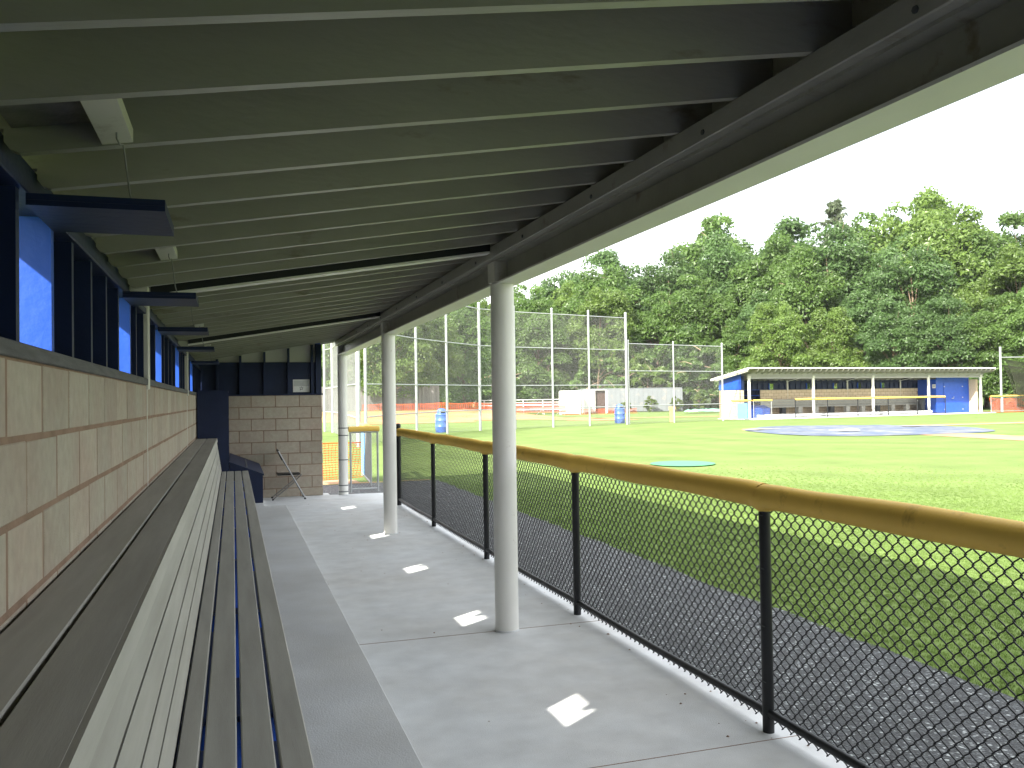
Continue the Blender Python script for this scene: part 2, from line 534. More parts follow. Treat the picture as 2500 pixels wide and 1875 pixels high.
# ------------------------------------------------------------------ the setting: ground, paths, slabs
def grid_sheet(name, xs, ys, mat, dz=0.0, mask=None, kind='structure'):
    X, Y = np.meshgrid(xs, ys, indexing='ij')
    Z = ground_z(X, Y) + dz
    V = np.stack([X, Y, Z], -1).reshape(-1, 3)
    idx = np.arange(len(xs) * len(ys)).reshape(len(xs), len(ys))
    F = np.stack([idx[:-1, :-1], idx[1:, :-1], idx[1:, 1:], idx[:-1, 1:]], -1).reshape(-1, 4)
    if mask is not None:
        cx = V[F].mean(1)
        F = F[mask(cx[:, 0], cx[:, 1])]
    return link(name, quads_mesh(name, V, F, mat, True), None, kind)

gx = np.concatenate([[-900, -400, -200, -100, -60], np.arange(-40, 110, 1.5), [120, 140, 180, 260, 450, 900]])
gy = np.concatenate([[-900, -400, -200, -100, -60], np.arange(-40, 130, 1.5), [140, 160, 200, 280, 450, 900]])
grid_sheet('ground', gx, gy, 'lawn')

def poly_sheet(name, poly, mat, dz, kind='structure', sub=0):
    """flat polygon laid on the ground with a slightly ragged outline"""
    pts = []
    n = len(poly)
    for i in range(n):
        a, b = np.array(poly[i], float), np.array(poly[(i + 1) % n], float)
        k = max(1, int(np.linalg.norm(b - a) / 0.25)) if sub else 1
        for j in range(k):
            p = a + (b - a) * j / k
            if sub and j:
                p = p + rng.normal(0, sub, 2)
            pts.append(p)
    bm = bmesh.new()
    vs = [bm.verts.new((p[0], p[1], gz(p[0], p[1]) + dz)) for p in pts]
    bm.faces.new(vs)
    bmesh.ops.triangulate(bm, faces=bm.faces[:])
    me = bpy.data.meshes.new(name)
    bm.to_mesh(me)
    bm.free()
    me.materials.append(M[mat])
    return link(name, me, None, kind)

poly_sheet('asphalt_path', [(2.5, -8), (4.07, -8), (4.07, 17.75), (-4, 17.55), (-4, 15.7), (2.5, 15.5)], 'asphalt', 0.012, sub=0.022)
poly_sheet('gravel_edge', [(-4, 17.6), (3.95, 17.78), (3.9, 17.9), (-4, 17.75)], 'dirt', 0.018, sub=0.015)
poly_sheet('dirt_patch', [(0.5, 17.85), (2.5, 17.9), (2.4, 18.7), (0.4, 18.6)], 'dirt', 0.008, sub=0.04)
# baselines and home circle
grid_sheet('dirt_baseline', np.linspace(23.2, 25.2, 3), np.linspace(-30, 25.2, 40), 'dirt', 0.012)
grid_sheet('dirt_baseline', np.linspace(29.4, 90, 40), np.linspace(30.7, 32.0, 3), 'dirt', 0.012)
def disc(name, cx, cy, r0, mat, dz, amp, seed, wr=0.0, rings=10, n=72, sx=1.0, sy=1.0, kind='structure'):
    rg = np.random.default_rng(seed)
    ph = rg.uniform(0, 6.28, 8)
    V, F = [(cx, cy, gz(cx, cy) + dz)], []
    for i in range(1, rings + 1):
        for k in range(n):
            a = 2 * math.pi * k / n
            rr = r0 * i / rings * (1 + amp * sum(math.sin((j + 2) * a + ph[j]) / (j + 2) for j in range(6)))
            x, y = cx + sx * rr * math.cos(a), cy + sy * rr * math.sin(a)
            V.append((x, y, gz(x, y) + dz + wr * (rg.random() * (1 if i < rings else 0.3))))
    mb = MB()
    fs = [(0, 1 + k, 1 + (k + 1) % n) for k in range(n)]
    for i in range(rings - 1):
        o, p = 1 + i * n, 1 + (i + 1) * n
        fs += [(o + k, p + k, p + (k + 1) % n, o + (k + 1) % n) for k in range(n)]
    mb.add(V, fs, True)
    return mb.build(name, mat, None, kind)
disc('home_circle', 24.6, 29.6, 4.75, 'dirt', 0.006, 0.05, 3)
t = disc('field_tarp', 24.5, 29.5, 4.85, 'tarp', 0.016, 0.09, 4, wr=0.03, rings=16, n=90, kind=None)
for k, (a_, r_, s_, sd) in enumerate(((3.7, 1.6, 0.5, 31), (0.2, 3.9, 0.55, 35), (2.6, 3.9, 0.4, 36))):
    q = disc('worn_patch', 24.5 + r_ * math.cos(a_), 29.5 + r_ * math.sin(a_), s_, 'tarp_worn' if k else 'greyink', 0.056, 0.6, sd, wr=0.02, rings=4, n=30, sx=1.5, kind=None)
    q.parent = t
tag(t, 'blue tarp with worn tan patches spread over the home plate circle', 'tarp')
t = disc('practice_mat', 10.35, 18.75, 0.78, 'mat_green', 0.03, 0.0, 5, rings=3, n=40, kind=None)
tag(t, 'round flat mint green mat lying alone on the lawn', 'mat')
# clay bank behind the backstop
grid_sheet('clay_bank', np.linspace(-6, 25, 32), np.linspace(50.5, 60.5, 14), 'clay', 0.02,
           mask=lambda x, y: y > 51.5 + 1.2 * np.sin(x * 0.45) - 0.06 * x)
xs = np.linspace(22, 62, 60)
mb = MB()
for i in range(len(xs) - 1):
    q = []
    for x, s in ((xs[i], -0.9), (xs[i + 1], -0.9), (xs[i + 1], 0.9), (xs[i], 0.9)):
        y = 57.0 - 0.24 * (x - 22) + s
        q.append((x, y, gz(x, y) + 0.02))
    mb.add(q, [(0, 1, 2, 3)], True)
mb.build('clay_track', 'clay', None, 'structure')

# ------------------------------------------------------------------ the dugout (near one full, far one mirrored)
WX = -0.506            # inner face of the rear wall
END_Y = 15.66          # inner face of the end wall
ZT = 1.772             # top of the block wall
SILL_Z = 1.808
HEAD_Z = 2.206
COLX, COL0, COLS = 1.80, -3.66, 4.80
ROOF0, ROOFS = 2.449, 0.1605
def roof_z(x):
    return ROOF0 + ROOFS * x
EAVE_B, EAVE_F = -0.98, 2.70
RAFT = 0.4255
RAFT0 = 1.90 - 0.038
ROOF_Y0, ROOF_Y1 = -4.05, 16.2
OPEN_FAR = [2.84, 4.89, 6.95, 9.17, 12.15]
OPEN_W = 0.345
POSTS_R = [1.14, 5.80, 10.74]

def block_wall_side(root, near=True):
    """rear wall: mortar backing with every block as a piece"""
    mb = MB().box(-0.70, WX - 0.0012, -3.7, END_Y, 0.0, ZT)
    wall = mb.build('rear_wall', 'mortar', root)
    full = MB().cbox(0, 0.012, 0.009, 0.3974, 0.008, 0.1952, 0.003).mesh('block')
    full.materials.append(M['block' if near else 'block_lightened'])
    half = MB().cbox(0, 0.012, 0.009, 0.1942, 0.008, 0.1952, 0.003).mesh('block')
    half.materials.append(M['block' if near else 'block_lightened'])
    rows = range(0, 4) if near else range(0, 8)
    for row in rows:
        z = ZT - (row + 1) * 0.2032
        y = 2.30 - 0.4064 * 8 + (0.2032 if row % 2 else 0)
        while y + 0.4064 < END_Y + 0.01:
            if y > -0.6 and not (near and row == 3 and y > 13):
                o = link('block', full, wall)
                o.location = (WX - 0.012 + random.uniform(-.0008, .0016), y + random.uniform(-.002, .002), z + random.uniform(-.0015, .0015))
            y += 0.4064
        if END_Y - y > 0.2 and near:
            o = link('block', half, wall)
            o.location = (WX - 0.012, y, z)
    return wall

def block_wall_end(root, near=True):
    bmat = 'block'  # far sunlit end wall keeps the darker block to hold its brightness down
    mb = MB().box(-0.70, 1.495, END_Y + 0.001, END_Y + 0.19, 0.0, ZT)
    wall = mb.build('end_wall', 'mortar', root)
    e0 = 0.0962
    for row in range(9):
        z1 = ZT - row * 0.2032
        z0 = max(z1 - 0.2032, -0.005)
        off = 0 if row % 2 else 0.2032
        xs = [-0.506] + [e0 + off + 0.4064 * k for k in range(-2, 5) if -0.5 < e0 + off + 0.4064 * k < 1.47] + [1.50]
        for a, b in zip(xs[:-1], xs[1:]):
            if b - a < 0.05: continue
            jb = rng.uniform(-0.0015, 0.0015)
            MB().cbox(a + 0.007, b - 0.007, END_Y - 0.004 + jb, END_Y + 0.02, z0 + 0.0065, z1 - 0.0065, 0.004).build('block', bmat, wall)
        # outer face of the same wall (seen on the far dugout)
        for a, b in zip(xs[:-1], xs[1:]):
            if b - a < 0.05: continue
            MB().cbox(a + 0.005, b - 0.005, END_Y + 0.18, END_Y + 0.202, z0 + 0.005, z1 - 0.005, 0.004).build('block', bmat, wall)
    # the wall's free end, block by block
    for row in range(9):
        z1 = ZT - row * 0.2032
        z0 = max(z1 - 0.2032, -0.005)
        MB().cbox(1.485, 1.503 + rng.uniform(-0.002, 0.003), END_Y + 0.0, END_Y + 0.198, z0 + 0.005, z1 - 0.005, 0.004).build('block', bmat, wall)
    return wall

def shingle_profile(root):
    # deck boards running along the roof, laid on the rafters
    for i in range(13):
        x0 = EAVE_B + (EAVE_F - EAVE_B) * i / 13
        x1 = EAVE_B + (EAVE_F - EAVE_B) * (i + 1) / 13 - 0.002
        d0, d1 = roof_z(x0) + 0.184, roof_z(x1) + 0.184
        MB().hexa([(x0, ROOF_Y0, d0), (x1, ROOF_Y0, d1), (x1, ROOF_Y1, d1), (x0, ROOF_Y1, d0),
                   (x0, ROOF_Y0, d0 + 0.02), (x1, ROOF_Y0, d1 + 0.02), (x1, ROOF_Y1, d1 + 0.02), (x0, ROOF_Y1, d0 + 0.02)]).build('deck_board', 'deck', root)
    a, b = EAVE_B - 0.03, EAVE_F + 0.03
    za, zb = roof_z(a) + 0.205, roof_z(b) + 0.205
    MB().hexa([(a, ROOF_Y0 - .03, za), (b, ROOF_Y0 - .03, zb), (b, ROOF_Y1 + .03, zb), (a, ROOF_Y1 + .03, za),
               (a, ROOF_Y0 - .03, za + .025), (b, ROOF_Y0 - .03, zb + .025), (b, ROOF_Y1 + .03, zb + .025), (a, ROOF_Y1 + .03, za + .025)]).build('roof_covering', 'cont', root)
    MB().box(b + .001, b + .014, ROOF_Y0 - .03, ROOF_Y1 + .03, zb - .03, zb + .03).build('drip_edge', 'column', root)
    MB().box(EAVE_B - .022, EAVE_B - .001, ROOF_Y0, ROOF_Y1, roof_z(EAVE_B) + .15, roof_z(EAVE_B) + .20).build('sun_trim_board', 'paint', root)  # unseen board added to trim the sun patches on the floor
    for ye in (ROOF_Y0 - .044, ROOF_Y1 + .031):
        MB().hexa([(a, ye, za - .10), (b, ye, zb - .10), (b, ye + .012, zb - .10), (a, ye + .012, za - .10), (a, ye, za + .03), (b, ye, zb + .03), (b, ye + .012, zb + .03), (a, ye + .012, za + .03)]).build('gable_trim', 'column', root)

def rafters(root):
    k0 = math.ceil((ROOF_Y0 + 0.3 - RAFT0) / RAFT)
    ys = [RAFT0 + RAFT * k for k in range(k0, 60) if RAFT0 + RAFT * k < ROOF_Y1 - 0.3]
    ys = [ROOF_Y0 + 0.005] + ys + [ROOF_Y1 - 0.043]
    # one rafter: rounded tail above the rear plate, plumb cut at the front
    prof = [(-0.56, 0.0), (-0.585, 0.012), (-0.60, 0.035), (-0.60, 0.07), (EAVE_B, 0.07), (EAVE_B, 0.183), (EAVE_F, 0.183), (EAVE_F, 0.085), (EAVE_F - 0.10, 0.0)]
    n = len(prof)
    vs = [(x, y, roof_z(x) + h) for y in (0, 0.038) for x, h in prof]
    fs = [tuple(range(n)), tuple(range(n, 2 * n))[::-1]] + [(i, n + i, n + (i + 1) % n, (i + 1) % n) for i in range(n)]
    me = MB().add(vs, fs).mesh('rafter')
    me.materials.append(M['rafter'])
    out = []
    for y in ys:
        o = link('rafter', me, root)
        o.location = (0, y + random.uniform(-.005, .005), random.uniform(-.0008, .0008))
        o.rotation_euler = (0, 0, random.uniform(-.0022, .0022))
        out.append(y)
    return out

def build_dugout(root, near=True):
    block_wall_side(root, near)
    block_wall_end(root, near)
    # rear framing: sill, plates, studs, plywood, hinged flaps over the openings
    opens = [(f - OPEN_W, f) for f in OPEN_FAR]
    cuts = [-0.45] + [p for p in POSTS_R] + [END_Y]
    for a, b in zip(cuts[:-1], cuts[1:]):
        MB().cbox(-0.59, WX + 0.012, a + (0.045 if a > 0 else 0), b - (0.045 if b < END_Y else 0), ZT - 0.004, SILL_Z, 0.003).build('sill', 'sill', root)
        MB().cbox(-0.60, WX + 0.004, a + (0.045 if a > 0 else 0), b - (0.045 if b < END_Y else 0), HEAD_Z, HEAD_Z + 0.036, 0.003).build('top_plate', 'shaded_blue', root)
    MB().box(-0.70, -0.605, -3.7, END_Y, HEAD_Z + 0.04, roof_z(-0.65) + 0.065).build('rear_beam', 'shaded_blue', root)
    seg = []
    y = -0.45
    for a, b in opens + [(END_Y, END_Y)]:
        if a - y > 0.05:
            seg.append((y, a))
        y = b
    for a, b in seg:
        MB().box(-0.612, -0.597, a, b, ZT - 0.02, HEAD_Z + 0.04).build('plywood_panel', 'shaded_blue', root)
    studs = set()
    for a, b in seg:
        w = b - a
        k = max(1, int(round(w / 0.42)))
        for i in range(k + 1):
            yy = a + (w - 0.038) * i / k
            jamb = i == 0 and a > 0
            MB().box(-0.596, WX - (0.0 if jamb else 0.012), yy, yy + 0.038, SILL_Z, HEAD_Z).build('stud', 'blue' if jamb else 'shaded_blue', root)  # only sunlit far jambs keep full blue; other studs are darkened for shade
    for p in POSTS_R:
        MB().cbox(-0.60, WX + 0.016, p - 0.042, p + 0.042, ZT - 0.03, roof_z(-0.5) + 0.01, 0.006).build('rear_post', 'paint', root)
        MB().box(WX - 0.012, WX + 0.003, p - 0.011, p + 0.011, 0.3, ZT - 0.03).build('control_joint', 'paint', root)
    for a, b in opens:
        fl = MB()
        fl.box(WX + 0.005, -0.168, a - 0.01, b + 0.01, 2.166, 2.180).build('shutter', 'shaded_blue', root)
        sh = C.objects[-1]
        MB().box(WX + 0.005, -0.168, a - 0.010, a + 0.014, 2.1805, 2.197).build('batten', 'shaded_blue', sh)
        MB().box(WX + 0.005, -0.168, b - 0.014, b + 0.010, 2.1805, 2.197).build('batten', 'shaded_blue', sh)
        MB().box(-0.195, -0.1685, a + 0.015, b - 0.015, 2.1805, 2.197).build('batten', 'shaded_blue', sh)
        for yy in (a + 0.05, b - 0.05):
            MB().tube([(WX + 0.008, yy - 0.03, 2.184), (WX + 0.008, yy + 0.03, 2.184)], 0.007, 8).build('hinge', 'tie', sh)
    rys = rafters(root)
    shingle_profile(root)
    for a, b in zip(rys[:-1], rys[1:]):
        if b - a < 0.1 or a < -3.8 or b > END_Y + 0.1: continue
        MB().hexa([(1.90, a + .0385, 2.70), (1.925, a + .0385, 2.70), (1.925, b - .0005, 2.70), (1.90, b - .0005, 2.70),
                   (1.90, a + .0385, roof_z(1.90) + .182), (1.925, a + .0385, roof_z(1.925) + .182), (1.925, b - .0005, roof_z(1.925) + .182), (1.90, b - .0005, roof_z(1.90) + .182)]).build('eave_block', 'rafter', root)
    # blocking with a wire hook that holds each flap up
    for a, b in opens:
        m = (a + b) / 2
        ry = max(y for y in rys if y < m - 0.02)
        ry2 = min(y for y in rys if y > ry + 0.1)
        x0, x1 = -0.350, -0.268
        blk = MB().hexa([(x0, ry + .0385, roof_z(x0) + .004), (x1, ry + .0385, roof_z(x1) + .004), (x1, ry2 - .0005, roof_z(x1) + .004), (x0, ry2 - .0005, roof_z(x0) + .004),
                         (x0, ry + .0385, roof_z(x0) + .042), (x1, ry + .0385, roof_z(x1) + .042), (x1, ry2 - .0005, roof_z(x1) + .042), (x0, ry2 - .0005, roof_z(x0) + .042)]).build('blocking', 'paint', root)
        MB().hexa([(-0.58, ry + .0385, roof_z(-.58) + .07), (-0.352, ry + .0385, roof_z(-.352) + .07), (-0.352, ry2 - .0005, roof_z(-.352) + .07), (-0.58, ry2 - .0005, roof_z(-.58) + .07),
                   (-0.58, ry + .0385, roof_z(-.58) + .085), (-0.352, ry + .0385, roof_z(-.352) + .085), (-0.352, ry2 - .0005, roof_z(-.352) + .085), (-0.58, ry2 - .0005, roof_z(-.58) + .085)]).build('bay_shade_panel', 'stock', root)  # added dark panel standing in for the shaded void beside the blocking
        hz = roof_z(-0.3)
        MB().tube([(-0.30, m - .06, hz + .006), (-0.30, m - .06, hz - .012), (-0.295, m - .03, hz - .022), (-0.29, m, hz - .012), (-0.287, m + .01, hz - .04), (-0.282, m + .015, hz - .09), (-0.275, m + .02, hz - .15), (-0.26, m + .02, 2.196)], 0.0028, 6).build('wire_hook', 'tie', blk)
    # front beam: steel I section, timber plate on it, columns under it
    y0, y1 = -3.85, END_Y + 0.02
    bx0, bx1 = 1.79, 1.958
    MB().box(bx0, bx1, y0, y1, 2.472, 2.484).build('beam_flange', 'column', root)
    MB().box(1.862, 1.876, y0, y1, 2.4845, 2.628).build('beam_web', 'rafter', root)  # web, upper flange and plate darkened: recess shade put into the colour
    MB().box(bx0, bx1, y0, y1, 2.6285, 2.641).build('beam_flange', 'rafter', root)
    MB().cbox(1.745, 1.93, y0, y1, 2.6415, roof_z(1.745) - 0.002, 0.004).build('timber_plate', 'rafter', root)
    if near:
        bolt = MB().tube([(1.739, 0, 2.672), (1.7449, 0, 2.672)], 0.011, 6).mesh('bolt')
        bolt.materials.append(M['strap'])
        for k in range(14):
            o = link('bolt', bolt, root)
            o.location = (0, 0.75 + 1.1 * k, 0)
    for i in range(5):
        yc = COL0 + COLS * i
        col = MB().tube([(COLX + .05, yc, 0.0), (COLX + .05, yc, 2.4715)], 0.0845, 28).build('column', 'column', root)
        MB().box(COLX - 0.03, COLX + .13, yc - 0.085, yc + 0.085, 2.4855, 2.6275).build('stiffener_plate', 'paint', col)
        MB().tube([(COLX + .05, yc, 0.001), (COLX + .05, yc, 0.012)], 0.0885, 28).build('collar', 'conc', col)
    # cross beams from the rear posts to the columns
    for p, q in zip(POSTS_R, (1.14, 5.94, 10.74)):
        xa, xb = WX + 0.02, 1.744
        for nm, mt, dz0, dz1, w0, w1 in (('cross_beam', 'canbl', -0.030, 0.10, -0.05, 0.0), ('cross_angle', 'column', -0.044, -0.0305, -0.05, 0.055)):
            ya = q - 0.02
            MB().hexa([(xa, ya + w0, roof_z(xa) + dz0), (xb, ya + w0, roof_z(xb) + dz0), (xb, ya + w1, roof_z(xb) + dz0), (xa, ya + w1, roof_z(xa) + dz0),
                       (xa, ya + w0, roof_z(xa) + dz1), (xb, ya + w0, roof_z(xb) + dz1), (xb, ya + w1, roof_z(xb) + dz1), (xa, ya + w1, roof_z(xa) + dz1)]).build(nm, mt, root)
    # upper part of the end wall: dark siding, studs, pale infill under the roof
    MB().cbox(-0.52, 1.522, END_Y - 0.02, END_Y + 0.20, ZT + 0.0005, ZT + 0.028, 0.003).build('end_sill', 'shaded_blue', root)
    MB().box(-0.60, 1.40, END_Y + 0.075, END_Y + 0.09, ZT + 0.029, 2.355).build('siding_panel', 'shaded_blue', root)
    MB().hexa([(-0.60, END_Y + .11, 2.30), (1.40, END_Y + .11, 2.30), (1.40, END_Y + .122, 2.30), (-0.60, END_Y + .122, 2.30),
               (-0.60, END_Y + .11, roof_z(-.6) + .13), (1.40, END_Y + .11, roof_z(1.4) + .13), (1.40, END_Y + .122, roof_z(1.4) + .13), (-0.60, END_Y + .122, roof_z(-.6) + .13)]).build('gable_panel', 'paint', root)
    for x in (-0.275, 0.109, 0.509, 0.915, 1.32):
        MB().hexa([(x, END_Y - .012, ZT + .029), (x + .038, END_Y - .012, ZT + .029), (x + .038, END_Y + .074, ZT + .029), (x, END_Y + .074, ZT + .029),
                   (x, END_Y - .012, roof_z(x) - .003), (x + .038, END_Y - .012, roof_z(x + .038) - .003), (x + .038, END_Y + .074, roof_z(x + .038) - .003), (x, END_Y + .074, roof_z(x) - .003)]).build('end_stud', 'shaded_blue', root)
    MB().box(1.40, 1.50, END_Y - 0.014, END_Y + 0.124, ZT + 0.029, roof_z(1.4) - 0.003).build('corner_post', 'shaded_blue', root)
    MB().hexa([(-0.70, END_Y + .19, ZT + .03), (1.50, END_Y + .19, ZT + .03), (1.50, END_Y + .202, ZT + .03), (-0.70, END_Y + .202, ZT + .03),
               (-0.70, END_Y + .19, roof_z(-.7) + .13), (1.50, END_Y + .19, roof_z(1.5) + .13), (1.50, END_Y + .202, roof_z(1.5) + .13), (-0.70, END_Y + .202, roof_z(-.7) + .13)]).build('gable_siding', 'blue', root)
    # storage room at the other end
    sy = -0.42
    MB().box(-0.49, 1.05, sy - 0.05, sy, 0.0, 2.36).build('storage_wall', 'blue', root)
    MB().box(1.00, 1.05, -3.5, sy - 0.051, 0.0, 2.60).build('storage_wall', 'blue', root)
    MB().box(-0.49, 1.60, -3.70, -3.52, 0.0, 2.34).build('end_wall', 'block' if near else 'block_lightened', root)
    dr = MB().cbox(1.051, 1.08, -2.9, -1.1, 0.03, 2.12, 0.006).build('door', 'blue', root)
    for yy in (-2.85, -1.15):
        for zz in (0.25, 1.08, 1.85):
            MB().box(1.0805, 1.088, yy - 0.05, yy + 0.05, zz - 0.035, zz + 0.035).build('hinge', 'galv', dr)
    MB().box(1.0805, 1.10, -2.02, -1.82, 1.0, 1.04).build('latch', 'galv', dr)
    MB().box(1.0805, 1.10, -2.05, -1.97, 1.08, 1.13).build('padlock', 'galv', dr)

slab_poly = [(-0.75, -4.0), (2.63, -4.0), (2.63, 15.56), (1.62, 15.62), (1.62, 15.95), (-0.75, 15.95)]
MB().prism(slab_poly, -0.35, 0.0).build('dugout_floor', 'conc', None, 'structure')
# thin saw cuts in the slab are dark strips a hair above it
MB().box(0.72, 2.60, 5.935, 5.941, 0.0005, 0.0016).build('floor_joint', 'mortar', None, 'structure')
MB().box(0.72, 2.60, 3.60, 3.605, 0.0005, 0.0014).build('floor_joint', 'mortar', None, 'structure')
step = MB()
step.cbox(-0.505, 0.715, -0.40, 12.80, 0.0003, 0.18, 0.004)
step.cbox(-0.505, 0.415, 12.8005, 15.64, 0.0003, 0.1795, 0.006)
step.build('bench_platform', 'step', None, 'structure')

rgd = np.random.default_rng(17)
mb = MB()
for k in range(110):
    x, y = rgd.uniform(0.75, 2.55), rgd.uniform(2.2, 14.5)
    if k > 60:
        x = rgd.uniform(2.30, 2.60)
    r = rgd.uniform(0.003, 0.009) * (1.6 if k % 17 == 0 else 1.0)
    a0 = rgd.uniform(0, 6.28)
    n = 5
    vs = [(x + r * rgd.uniform(.6, 1.3) * math.cos(a0 + 6.283 * i / n), y + r * rgd.uniform(.6, 1.3) * math.sin(a0 + 6.283 * i / n), 0.0022) for i in range(n)] + [(x, y, 0.0022 + r * 0.6)]
    mb.add(vs, [(i, (i + 1) % n, n) for i in range(n)])
deb = mb.build('floor_grit', 'mortar', None, 'stuff')
tag(deb, 'scattered dark grit and dirt crumbs on the concrete floor', 'grit')

near = empty('dugout_building', (1.0, 6.0, 0.0))
build_root = near
build_dugout(near, True)
tag(near, 'near dugout with pale block wall, white rafters and round white columns', 'dugout')
for ch in near.children:
    ch.matrix_parent_inverse = Matrix.Translation((-1.0, -6.0, 0.0))

# ------------------------------------------------------------------ bench
def build_bench(name, y0, y1, label):
    root = empty(name, (0.0, (y0 + y1) / 2, 0.18))
    inv = Matrix.Translation((0, -(y0 + y1) / 2, -0.18))
    def part(mb, nm, mat, par=None):
        o = mb.build(nm, mat, par or root)
        if par is None:
            o.matrix_parent_inverse = inv
        return o
    zt = 1.145
    part(MB().cbox(-0.498, -0.366, y0, y1, zt - 0.032, zt, 0.004), 'back_top_plank', 'plank')
    part(MB().cbox(-0.356, -0.232, y0, y1, zt - 0.032, zt, 0.004), 'back_top_plank', 'plank')
    # leaning face of the backrest
    A, B = Vector((-0.232, 0, 1.145)), Vector((-0.162, 0, 0.662))
    d = (B - A).normalized()
    nrm = Vector((-d.z, 0, d.x)) * -1
    if nrm.x < 0: nrm = -nrm
    L = (B - A).length
    ts = [0.0, 0.106, 0.313, 0.555, 0.757, 0.985]
    for i, (a, b) in enumerate(zip(ts[:-1], ts[1:])):
        p = A + d * (L * a + (0.0 if i == 0 else 0.005))
        q = A + d * (L * b - (0.001 if i == 0 else 0.005))
        off = nrm * (0.010 if i == 0 else 0.0)
        back = -nrm * 0.028
        part(MB().hexa([(p + off + back)[:1] + () or p, p, p, p, p, p, p, p]) if False else MB().hexa([
            (Vector((0, y0, 0)) + p + off + back), (Vector((0, y1, 0)) + p + off + back), (Vector((0, y1, 0)) + p + off), (Vector((0, y0, 0)) + p + off),
            (Vector((0, y0, 0)) + q + off + back), (Vector((0, y1, 0)) + q + off + back), (Vector((0, y1, 0)) + q + off), (Vector((0, y0, 0)) + q + off)]),
            'top_nosing' if i == 0 else 'back_plank', 'plank')
    zs = 0.662
    e = [-0.166, -0.094, 0.008, 0.110, 0.208]
    for a, b in zip(e[:-1], e[1:]):
        part(MB().cbox(a + 0.006, b - 0.006, y0, y1, zs - 0.036, zs, 0.004), 'seat_plank', 'plank')
    yy = y0 + 0.35
    while yy < y1:
        lg = part(MB().box(-0.47, -0.275, yy - 0.03, yy + 0.03, 0.1802, 1.10), 'leg', 'blue')
        MB().box(-0.166, 0.17, yy - 0.03, yy + 0.03, 0.55, 0.6255).build('bracket', 'blue', lg)
        MB().box(-0.02, 0.09, yy - 0.03, yy + 0.03, 0.1802, 0.5495).build('foot', 'blue', lg)
        yy += 1.5
    part(MB().box(-0.15, 0.16, y0 + 0.05, y1 - 0.05, 0.30, 0.318), 'lower_shelf', 'shaded_blue')  # shelf and back board darkened to paint in the shade under the seat
    part(MB().box(-0.1855, -0.168, y0 + 0.05, y1 - 0.05, 0.33, 0.62), 'back_board', 'shaded_blue')
    part(MB().box(-0.49, -0.262, y0 + 0.02, y1 - 0.02, 1.101, 1.1125), 'gap_backing', 'shaded_blue')  # added dark backing that keeps light out of the plank gap
    tag(root, label, 'bench')
    return root
build_bench('bench', -0.38, 13.24, 'long slatted grey bench with tall ledge back along the near block wall')

# cubby cabinet in shade-darkened blue at the end of the bench
def shifted(root):
    bpy.context.view_layer.update()
    for ch in root.children:
        ch.matrix_parent_inverse = Matrix.Translation(-root.location)
cab = empty('locker_cabinet', (-0.28, 14.4, 0.18))
MB().box(-0.49, -0.47, 13.252, 15.60, 0.1803, 1.838).build('back_panel', 'shaded_blue', cab)
for yy in (13.262, 14.03, 14.81, 15.585):
    MB().box(-0.469, -0.066, yy - 0.010, yy + 0.010, 0.1803, 1.838).build('side_panel', 'shaded_blue', cab)
for zz in (0.19, 0.61, 1.02, 1.43, 1.83):
    for a, b in ((13.2725, 14.0195), (14.0405, 14.7995), (14.8205, 15.5745)):
        MB().box(-0.469, -0.068, a, b, zz - 0.009, zz + 0.008).build('shelf', 'shaded_blue', cab)
shifted(cab)
tag(cab, 'tall shade-darkened blue locker cabinet against the near block wall at the bench end', 'cabinet')
hb = empty('helmet_bin', (0.17, 14.4, 0.18))
Y0, Y1 = 13.26, 15.62
MB().hexa([(-.055, Y0, .1803), (.41, Y0, .1803), (.41, Y1, .1803), (-.055, Y1, .1803), (-.055, Y0, .775), (.41, Y0, .585), (.41, Y1, .585), (-.055, Y1, .775)]).build('box', 'shaded_blue', hb)
MB().hexa([(-.06, Y0 - .012, .777), (.425, Y0 - .012, .579), (.425, Y1, .579), (-.06, Y1, .777), (-.06, Y0 - .012, .799), (.425, Y0 - .012, .601), (.425, Y1, .601), (-.06, Y1, .799)]).build('lid', 'shaded_blue', hb)
MB().hexa([(.4255, Y0 + .15, .560), (.4285, Y0 + .15, .560), (.4285, Y1 - .3, .560), (.4255, Y1 - .3, .560), (.4255, Y0 + .15, .598), (.4285, Y0 + .15, .598), (.4285, Y1 - .3, .598), (.4255, Y1 - .3, .598)]).build('worn_edge', 'cont', hb)
MB().bar((.19, Y0 - .012, .706), (.19, Y1 - .5, .706), .016, .008).build('lid_joint', 'cont', hb)
shifted(hb)
tag(hb, 'low shade-darkened blue wooden bin with sloping lid in front of the near lockers', 'bin')

# folding chair in the corner
ch = empty('folding_chair', (0.86, 15.30, 0.0))
def chair_xyz(x, z, side):
    return (0.86 + x, 15.30 + side * 0.19, z)
for s in (-1, 1):
    MB().tube([chair_xyz(0.30, 0.012, s), chair_xyz(-0.02, 0.60, s), chair_xyz(-0.14, 0.83, s)], 0.011, 8).build('front_leg', 'galv', ch)
    MB().tube([chair_xyz(-0.24, 0.012, s * .92), chair_xyz(0.10, 0.28, s * .92), chair_xyz(0.24, 0.425, s * .92)], 0.010, 8).build('rear_leg', 'tie', ch)
    MB().tube([chair_xyz(0.297, 0.002, s), chair_xyz(0.285, 0.03, s)], 0.016, 8).build('foot_cap', 'black', ch)
    MB().tube([chair_xyz(-0.243, 0.002, s * .92), chair_xyz(-0.225, 0.03, s * .92)], 0.016, 8).build('foot_cap', 'black', ch)
MB().cbox(0.70, 1.08, 15.30 - .17, 15.30 + .17, 0.415, 0.44, 0.008).build('seat', 'black', ch)
bk = MB()
for i in range(5):
    pass
